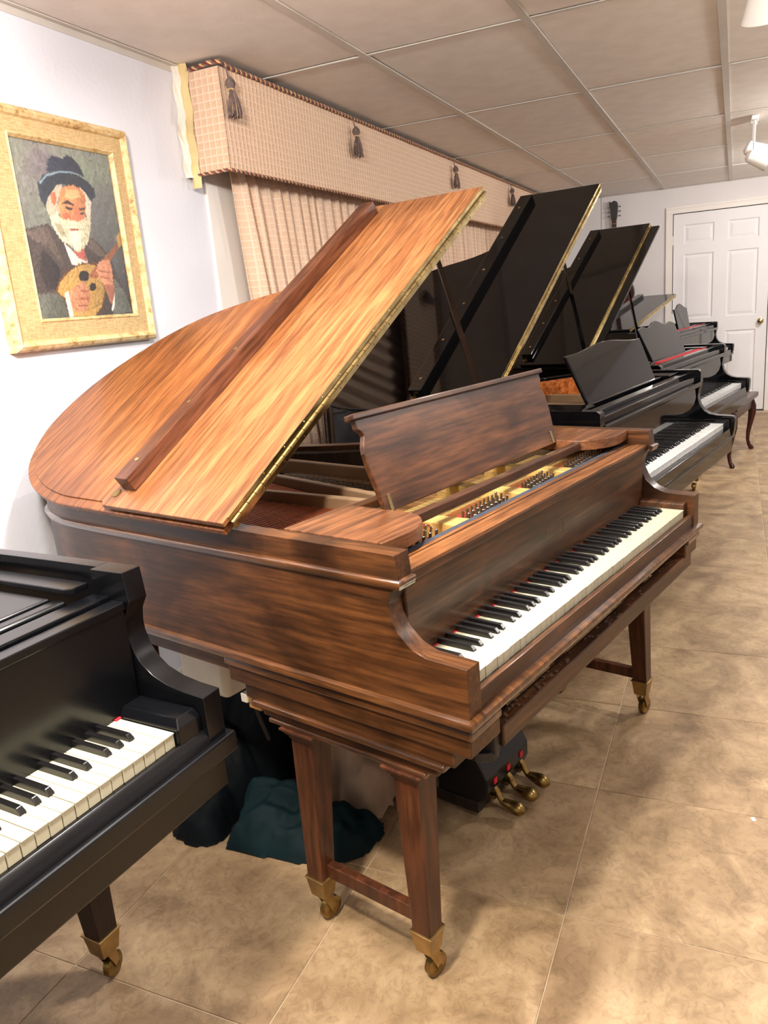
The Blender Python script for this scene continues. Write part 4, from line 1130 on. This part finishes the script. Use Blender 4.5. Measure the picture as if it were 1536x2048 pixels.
MB().prism([(W - 0.046, 0.226), (W - 0.046, 0.62), (W - 0.088, 0.62), (W - 0.088, 0.236), (W - 0.078, 0.226)], 0.937, 0.948).obj('desk_shelf', 'black_satin', B, 0.002)
MB().prism([(0.046, 0.226), (0.078, 0.226), (0.088, 0.236), (0.088, 0.62), (0.046, 0.62)], 0.937, 0.948).obj('desk_shelf', 'black_satin', B, 0.002)
MB().box(0.10, W - 0.10, 0.262, 0.60, 0.922, 0.934).obj('music_desk', 'black_satin', B, 0.004, 3)
MB().box(0.09, W - 0.09, 0.232, 0.262, 0.912, 0.930).obj('desk_ledge', 'black_satin', B, 0.006, 3)
MB().box(0.046, W - 0.046, 0.27, 0.66, 0.85, 0.862).obj('iron_plate', 'bronze_plate', B)
MB().box(-0.012, W + 0.012, -0.013, 0.05, 0.640, 0.677).obj('front_ledge', 'black_satin', B, 0.004)
MB().box(0.004, W - 0.004, 0.006, 0.6, 0.575, 0.642).obj('keybed', 'black_satin', B, 0.003)
tapered_leg(B, 1.272, 0.412, 0.58, 0.040, 0.0245, 'dark_wood', False, (-0.014, 0.006), 'cup_gold', ang=0.3)
tapered_leg(B, 0.035, 0.412, 0.58, 0.040, 0.0245, 'dark_wood', False, (0.014, 0.006), 'cup_gold', ang=0.3)
tapered_leg(B, 0.42, 1.33, 0.60, 0.040, 0.0245, 'dark_wood', False, (0, 0), 'cup_gold', ang=0.3)

# ------------------------------------------------------------------ 3-5. the gloss black grands further down the room
def gloss_grand(label, O, th, phi, amax, desk, felt, v_lid=0.556, legs=(0.0, 0.40), prop=True, inner='black_gloss'):
    t = thing('grand_piano', label, 'piano', (O[0], O[1], 0), th)
    g = 'black_gloss'
    casework(t, ARM_C, 0.969, dict(cheek=g, side=g, mould=g), upper=False, inner=inner)
    keyboard(t, 'white_plastic_key', 'ebony')
    MB().box(0.042, W - 0.042, -0.008, 0.0185, 0.655, 0.703).obj('key_slip', g, t, 0.004)
    MB().box(0.042, W - 0.042, 0.0188, 0.17, 0.655, 0.699).obj('key_frame', 'dark_wood', t)
    for a, b in ((0.0425, 0.0725), (K0 + 52 * WK + 0.001, W - 0.0425)):
        MB().box(a, b, 0.0, 0.152, 0.699, 0.742).obj('key_block', g, t, 0.005)
    MB().box(0.044, W - 0.044, 0.150, 0.165, 0.716, 0.90).obj('fallboard', g, t, 0.003)
    MB().box(0.0425, W - 0.0425, 0.128, 0.150, 0.893, 0.915).obj('fallboard_lip', g, t, 0.006, 3)
    MB().box(0.0425, W - 0.0425, 0.150, 0.185, 0.90, 0.94).obj('lock_rail', g, t, 0.004, 3)
    MB().box(0.0425, W - 0.0425, 0.185, 0.222, 0.90, 0.955).obj('rail_strip', g, t, 0.004, 3)
    if felt: MB().box(0.30, W - 0.12, 0.2225, 0.262, 0.94, 0.956).obj('rail_felt', 'red_felt', t, 0.002)
    MB().box(0.046, W - 0.046, 0.26, 0.52, 0.85, 0.865).obj('iron_plate', 'bronze_plate', t)
    for u in (0.36, 0.66, 0.93):
        MB().box(u - 0.02, u + 0.02, 0.30, 1.0 if u < 0.9 else 0.75, 0.865, 0.90).obj('plate_strut', 'bronze_plate', t, 0.003)
    MB().box(0.046, 0.20, 0.23, 0.44, 0.945, 0.962).obj('desk_shelf', g, t, 0.003)
    MB().box(W - 0.20, W - 0.046, 0.23, 0.44, 0.945, 0.962).obj('desk_shelf', g, t, 0.003)
    MB().box(0.2, W - 0.2, 0.262, 0.285, 0.935, 0.958).obj('desk_rail', g, t, 0.003)
    MB().box(0.004, W - 0.004, -0.004, 0.62, 0.585, 0.645).obj('keybed', g, t, 0.004)
    pr, v0, z0, v1, z1 = desk
    desk_panel(t, 'music_desk', pr, v0, z0, v1, z1, 0.014, g, bevel=0.004)
    lid(t, 0.971, phi, amax, g, g, g, 'brass', v_lid=v_lid, two_layer=False, rail_v=(0.845, 0.905), flap_v=(0.545, 0.915), rail_h=0.03, flap_gap=0.006)
    for u in (0.045 + legs[0], W - 0.045 - legs[0]):
        tapered_leg(t, u, legs[1], 0.59, 0.052, 0.040, g, False, (0, 0), 'brass', ang=0.4)
    tapered_leg(t, 0.42, 1.33, 0.60, 0.052, 0.040, g, False, (0, 0), 'brass', ang=0.4)
    if prop:
        ut = 0.83; zt = 0.971 + ut * math.tan(phi)
        MB().tube([(1.25, 0.66, 0.95), (ut, 0.63, zt)], [0.011, 0.008], 4).obj('lid_prop', g, t)
    LYb = MB().box(0.56, 0.75, 0.35, 0.45, 0.05, 0.2).box(0.60, 0.63, 0.38, 0.42, 0.2, 0.59).box(0.68, 0.71, 0.38, 0.42, 0.2, 0.59).obj('pedal_lyre', g, t, 0.004)
    for u in (0.60, 0.655, 0.71):
        MB().tube([(u, 0.36, 0.08), (u, 0.32, 0.075), (u, 0.29, 0.05), (u, 0.25, 0.045), (u, 0.235, 0.044)], [0.006, 0.007, 0.010, 0.013, 0.004], 8).obj('pedal', 'brass', LYb, smooth=True)
    return t
def wavy(u0, u1, h0, h1, kind):
    n = 24; pts = [(u0 + 0.02, 0.0)]
    top = []
    for k in range(n + 1):
        f = k / n; s_ = abs(2 * f - 1)
        if kind == 0: h = h0 + (h1 - h0) * (0.5 + 0.5 * cos(pi * min(1, s_ * 1.12)))
        else: h = h0 + (h1 - h0) * (0.5 + 0.5 * cos(pi * s_ * 2.0) if s_ < 0.5 else 0.35 * (0.5 - 0.5 * cos(pi * (s_ - 0.5) * 4)))
        top.append((u0 + (u1 - u0) * f, h))
    return pts + top + [(u1 - 0.02, 0.0)]
c2, s2 = cos(radians(-12.3)), sin(radians(-12.3))
gloss_grand('gloss black grand piano directly behind the brown one, plain lid and curved desk', (2.6434, 0.2741), radians(-12.3), radians(36.4), 1.385,
            (wavy(0.235, 1.07, 0.200, 0.224, 0), 0.275, 0.955, 0.357, 1.145), False, inner='inner_wood')
gloss_grand('gloss black grand piano second behind the brown one, scalloped desk over red felt', (4.1588, 0.2027), radians(-12.8), radians(33.7), 1.315,
            (wavy(0.33, 0.985, 0.195, 0.228, 1), 0.285, 0.955, 0.372, 1.15), True, v_lid=0.49, legs=(0.0, 0.30))
gloss_grand('farthest gloss black grand piano by the white door, lid propped low', (7.0704, 0.2972), radians(-12.5), radians(10.6), 1.345,
            (wavy(0.52, 0.92, 0.19, 0.235, 0), 0.285, 0.945, 0.335, 1.175), True, prop=False)

# ================================================================== bench with cabriole legs between the far grands
bn = thing('piano_bench', 'dark red mahogany bench with curved cabriole legs behind the black grands', 'bench', (6.18, 0.0, 0), radians(-10.6))
MB().box(-0.06, 0.79, -0.05, 0.36, 0.425, 0.465).obj('seat', 'mahogany_red', bn, 0.008, 3)
MB().box(-0.03, 0.76, -0.02, 0.33, 0.345, 0.426).obj('apron', 'mahogany_red', bn, 0.004)
for u, v, su, sv in ((0.0, 0.0, -1, -1), (0.735, 0.0, 1, -1), (0.0, 0.31, -1, 1), (0.735, 0.31, 1, 1)):
    pts = []; rad = []
    for f, o, r in ((1.0, 0.0, 0.03), (0.88, 0.012, 0.034), (0.74, 0.016, 0.029), (0.55, 0.006, 0.021), (0.36, -0.006, 0.016), (0.2, -0.008, 0.0135), (0.09, 0.002, 0.014), (0.045, 0.014, 0.018), (0.015, 0.02, 0.019), (0.0, 0.02, 0.015)):
        pts.append((u + su * o * 0.5 , v + sv * o, 0.40 * f + 0.003)); rad.append(r)
    MB().tube(pts, rad, 12).obj('leg', 'mahogany_red', bn, smooth=True)

# ================================================================== cloths under the brown piano
def seg_dist(p, a, b):
    ab = b - a; t = max(0.0, min(1.0, (p - a).dot(ab) / max(ab.length_squared, 1e-9)))
    return (p - a - ab * t).length, t
def cloth_rolls(name, label, mat, rolls, sd, crease=0.012, cat='blanket'):
    """heap of cloth: soft rolls of fabric running over the floor and over each other"""
    pts = [p for r in rolls for p in r[0]]
    rm = max(r[1] for r in rolls)
    x0, x1 = min(p[0] for p in pts) - rm, max(p[0] for p in pts) + rm
    y0, y1 = min(p[1] for p in pts) - rm, max(p[1] for p in pts) + rm
    st = 0.0085; nx = int((x1 - x0) / st) + 1; ny = int((y1 - y0) / st) + 1
    cx, cy = (x0 + x1) / 2, (y0 + y1) / 2
    Z = {}
    for i in range(nx):
        for j in range(ny):
            x = x0 + i * st; y = y0 + j * st
            wv = noise.noise_vector(Vector((x * 5 + sd, y * 5, sd)))
            wf = noise.noise_vector(Vector((x * 14 + sd, y * 14, sd + 3)))
            q = Vector((x + wv.x * 0.022 + wf.x * 0.007, y + wv.y * 0.022 + wf.y * 0.007))
            sm_ = 0.0
            for pl, r, h in rolls:
                d = 9.0
                for a_, b_ in zip(pl[:-1], pl[1:]):
                    dd, t = seg_dist(q, Vector(a_), Vector(b_)); d = min(d, dd)
                e = d / r
                if e < 1:
                    hh = h * (1 - e * e) ** 0.62
                    sm_ += hh ** 5
            z = sm_ ** 0.2
            if z > 0.002:
                c1 = 1 - min(1.0, abs(noise.noise(Vector((x * 13 + wv.x * 3 + sd, y * 13 + wv.y * 3, sd)))) * 2.2)
                c2 = 1 - min(1.0, abs(noise.noise(Vector((x * 27 - sd, y * 27 + wv.x * 3, sd + 9)))) * 2.2)
                z += min(1.0, z / 0.05) * (crease * c1 ** 1.3 + crease * 0.5 * c2 ** 1.3 - crease * 0.3)
            Z[(i, j)] = max(z, 0.0)
    idx = {}; vs = []; fs = []
    def vid(k):
        if k not in idx:
            idx[k] = len(vs); vs.append((x0 + k[0] * st - cx, y0 + k[1] * st - cy, Z[k]))
        return idx[k]
    for i in range(nx - 1):
        for j in range(ny - 1):
            ks = [(i, j), (i + 1, j), (i + 1, j + 1), (i, j + 1)]
            if max(Z[k] for k in ks) > 0.0015: fs.append(tuple(vid(k) for k in ks))
    me = bpy.data.meshes.new(name); me.from_pydata(vs, [], fs)
    for p in me.polygons: p.use_smooth = True
    o = link(name, me, mat, None, (cx, cy, 0.0015))
    sb = o.modifiers.new('smooth', 'SMOOTH'); sb.factor = 0.5; sb.iterations = 2
    ss = o.modifiers.new('subdivide', 'SUBSURF'); ss.levels = 1; ss.render_levels = 1
    return tag(o, label, cat)
cloth_rolls('velvet_cloth', 'crumpled dark green velvet cloth on the floor under the brown piano', 'green_velvet', [
    ([(1.47, 1.13), (1.465, 1.03), (1.49, 0.95), (1.545, 0.89), (1.59, 0.875)], 0.058, 0.050),
    ([(1.51, 1.16), (1.51, 1.05), (1.545, 0.97), (1.59, 0.93)], 0.05, 0.075),
    ([(1.47, 1.12), (1.55, 1.08), (1.60, 1.0)], 0.045, 0.085),
    ([(1.555, 1.165), (1.565, 1.08), (1.60, 1.02)], 0.052, 0.125),
    ([(1.45, 1.165), (1.50, 1.15), (1.55, 1.16)], 0.04, 0.05)], 2.3, 0.022)
cloth_rolls('velvet_cloth', 'near-black velvet cloth heaped high behind the green one', 'navy_velvet', [
    ([(1.445, 1.28), (1.45, 1.34), (1.50, 1.40), (1.60, 1.46)], 0.055, 0.075),
    ([(1.51, 1.29), (1.54, 1.34), (1.62, 1.40)], 0.05, 0.11),
    ([(1.60, 1.30), (1.70, 1.38), (1.82, 1.46)], 0.09, 0.20),
    ([(1.76, 1.29), (1.82, 1.33), (1.92, 1.40)], 0.11, 0.34),
    ([(1.80, 1.38), (1.92, 1.44)], 0.14, 0.36),
    ([(1.69, 1.25), (1.76, 1.25), (1.86, 1.26)], 0.06, 0.22)], 5.1, 0.024)
cloth_rolls('fleece_blanket', 'crumpled beige fleece blanket between the brown piano legs', 'beige_fleece', [
    ([(1.685, 0.885), (1.70, 0.93), (1.74, 1.0), (1.78, 1.06)], 0.045, 0.085),
    ([(1.72, 0.90), (1.80, 0.92), (1.90, 0.98)], 0.06, 0.13),
    ([(1.76, 0.97), (1.86, 1.0), (1.98, 1.02)], 0.07, 0.21),
    ([(1.74, 1.05), (1.84, 1.07), (1.97, 1.09)], 0.065, 0.25),
    ([(1.70, 1.03), (1.74, 1.06)], 0.035, 0.08)], 8.7, 0.024)

# ---- humidifier tank and cable under the soundboard
def mloc(u, v, z):
    c, s_ = cos(TM), sin(TM)
    return (OM[0] + c * u - s_ * v, OM[1] + s_ * u + c * v, z)
hm = MB().box(-0.06, 0.06, -0.095, 0.095, 0.0, 0.19).obj('humidifier_tank', 'white_plastic', None, 0.022, 4, True, 30)
hm.location = mloc(0.20, 0.935, 0.408); hm.rotation_euler = (0, 0, TM)
tag(hm, 'white plastic humidifier tank hung beneath the brown piano', 'humidifier')
pts = []
for k in range(14):
    f = k / 13
    pts.append(Vector(mloc(0.15 + 0.06 * f, 0.83 - 0.05 * f - 0.06 * sin(pi * f) * 0.2, 0.60 - 0.33 * f + 0.015 * sin(f * 7))))
tag(MB().tube(pts, 0.0055, 8).obj('power_cable', 'black_rubber', None, smooth=True), 'black power cable hanging below the brown piano beside the white tank', 'cable')
sw = MB().box(-0.02, 0.02, -0.03, 0.012, 0.0, 0.05).obj('junction_block', 'spruce', None, 0.003)
MB().box(-0.024, 0.0, 0.012, 0.032, 0.012, 0.034).obj('plug', 'white_plastic', sw, 0.002)
sw.location = mloc(0.055, 0.615, 0.503); sw.rotation_euler = (0, 0, TM)
tag(sw, 'small pale wooden block with a white plug under the brown piano', 'block')

# ---- scrap of paper on the open floor
sp = MB().box(-0.007, 0.007, -0.005, 0.005, 0, 0.0012).obj('paper_scrap', 'paper'); sp.location = (1.945, -0.085, 0.0005); sp.rotation_euler = (0, 0, 0.3)
tag(sp, 'tiny white paper scrap lying on the open floor tiles', 'paper')

# ================================================================== guitar hung on the far wall
gt = thing('guitar', 'dark guitar hung on the far wall, only its headstock showing above the lids', 'guitar', (XF - 0.05, 1.19, 1.12), 0)
MB().prism([(-0.028, 0.93), (-0.036, 1.0), (-0.04, 1.07), (-0.03, 1.105), (0.0, 1.12), (0.034, 1.10), (0.046, 1.12), (0.05, 1.09), (0.038, 1.02), (0.03, 0.93)], -0.012, 0.004, axis=0).obj('headstock', 'guitar_black', gt, 0.003)
MB().box(-0.016, 0.006, -0.024, 0.024, 0.40, 0.94).obj('neck', 'mahogany_z', gt, 0.005)
for k in range(12): MB().box(-0.019, -0.015, -0.024, 0.024, 0.45 + k * 0.04, 0.452 + k * 0.04).obj('fret', 'steel', gt)
for s_ in (-1, 1):
    for z in (0.965, 1.01, 1.055):
        MB().tube([(-0.004, s_ * 0.03, z), (-0.004, s_ * 0.056, z + 0.002)], 0.004, 6).lathe([(0.008, 0), (0.008, 0.012)], (-0.004, s_ * 0.054, z + 0.002), (0, s_, 0), 8).obj('tuner', 'steel', gt)
bd = []
for k in range(40):
    q = 2 * pi * k / 40
    rr = 0.17 + 0.035 * cos(2 * q) - 0.03 * sin(q)
    bd.append((rr * cos(q), 0.20 + rr * 1.25 * sin(q)))
MB().prism(bd, -0.05, 0.045, axis=0).obj('body', 'mahogany_red', gt, 0.004)
MB().lathe([(0.045, 0), (0.045, 0.002)], (-0.05, 0, 0.26), (-1, 0, 0), 24).obj('sound_hole', 'black_iron', gt)
MB().box(0.005, 0.048, -0.012, 0.012, 0.955, 0.985).obj('wall_hook', 'black_iron', gt)

# ================================================================== track lights
def aimed(o, loc, aim):
    d = (Vector(aim) - Vector(loc)).normalized()
    o.location = loc; o.rotation_euler = d.to_track_quat('-Z', 'Y').to_euler()
def track_head(base, loc, aim, label, r=0.05, ln=0.11, flare=1.25, group='track light heads'):
    t = thing('track_light', label, 'lamp', base, 0, group)
    b = Vector(base); l = Vector(loc) - b
    MB().box(-0.05, 0.05, -0.02, 0.02, -0.022, 0.0).obj('mount', 'white_enamel', t, 0.004)
    d = (Vector(aim) - Vector(loc)).normalized()
    back = l - d * ln
    MB().tube([(0, 0, -0.01), (0, 0, min(-0.03, back.z + 0.02)), tuple(back)], 0.006, 8).obj('stem', 'white_enamel', t)
    MB().lathe([(r * 0.45, -ln - 0.01), (r * 0.8, -ln + 0.005), (r * 0.9, -ln * 0.6), (r * flare, 0.0), (r * flare - 0.003, 0.0), (r * 0.85, -ln * 0.6), (r * 0.3, -ln * 0.8)], l, d, 28).obj('shade', 'white_enamel', t, smooth=True)
    MB().lathe([(r * 0.35, -ln * 0.72), (r * 0.62, -ln * 0.5), (r * 0.66, -ln * 0.36), (r * 0.4, -ln * 0.26), (0.001, -ln * 0.22)], l, d, 20).obj('bulb', 'lamp_glow', t, smooth=True)
    return t
for k, (i, label) in enumerate(((0, 'white track lamp shining on the painting wall, left of the view'), (1, 'white track lamp above the near black piano'), (2, 'white track lamp above the brown keyboard'),
                  (5, 'added white fill lamp over the aisle beside the camera'), (6, 'added white lamp over the aisle beside the second piano, for the desk sheen'), (7, 'added white fill lamp over the aisle beside the third piano'), (8, 'added white fill lamp over the aisle by the far door'))):
    x, y, z, w, kd, aim, c_ = LAMPS[i]
    d = (Vector(aim) - Vector((x, y, z))).normalized()
    lo_ = Vector((x, y, z)) - d * 0.012
    track_head((x - d.x * 0.08, y - d.y * 0.08, ZC - 0.001), lo_, aim, label)
# the ones that the photograph shows
track_head((3.02, -0.075, ZC - 0.001), (3.05, -0.085, 2.155), (3.55, -0.17, 1.15), 'white cone lamp at the top right corner of the picture', r=0.080, ln=0.115, flare=1.2)
track_head((5.72, -0.07, ZC - 0.001), (5.70, -0.155, 2.075), (5.75, -1.2, 1.55), 'upper of the two white bullet lamps at the right edge', r=0.052, ln=0.135, flare=1.1)
track_head((5.60, -0.075, ZC - 0.001), (5.58, -0.155, 2.015), (5.70, -1.2, 1.50), 'lower of the two white bullet lamps at the right edge, bulb glaring', r=0.045, ln=0.125, flare=1.1)
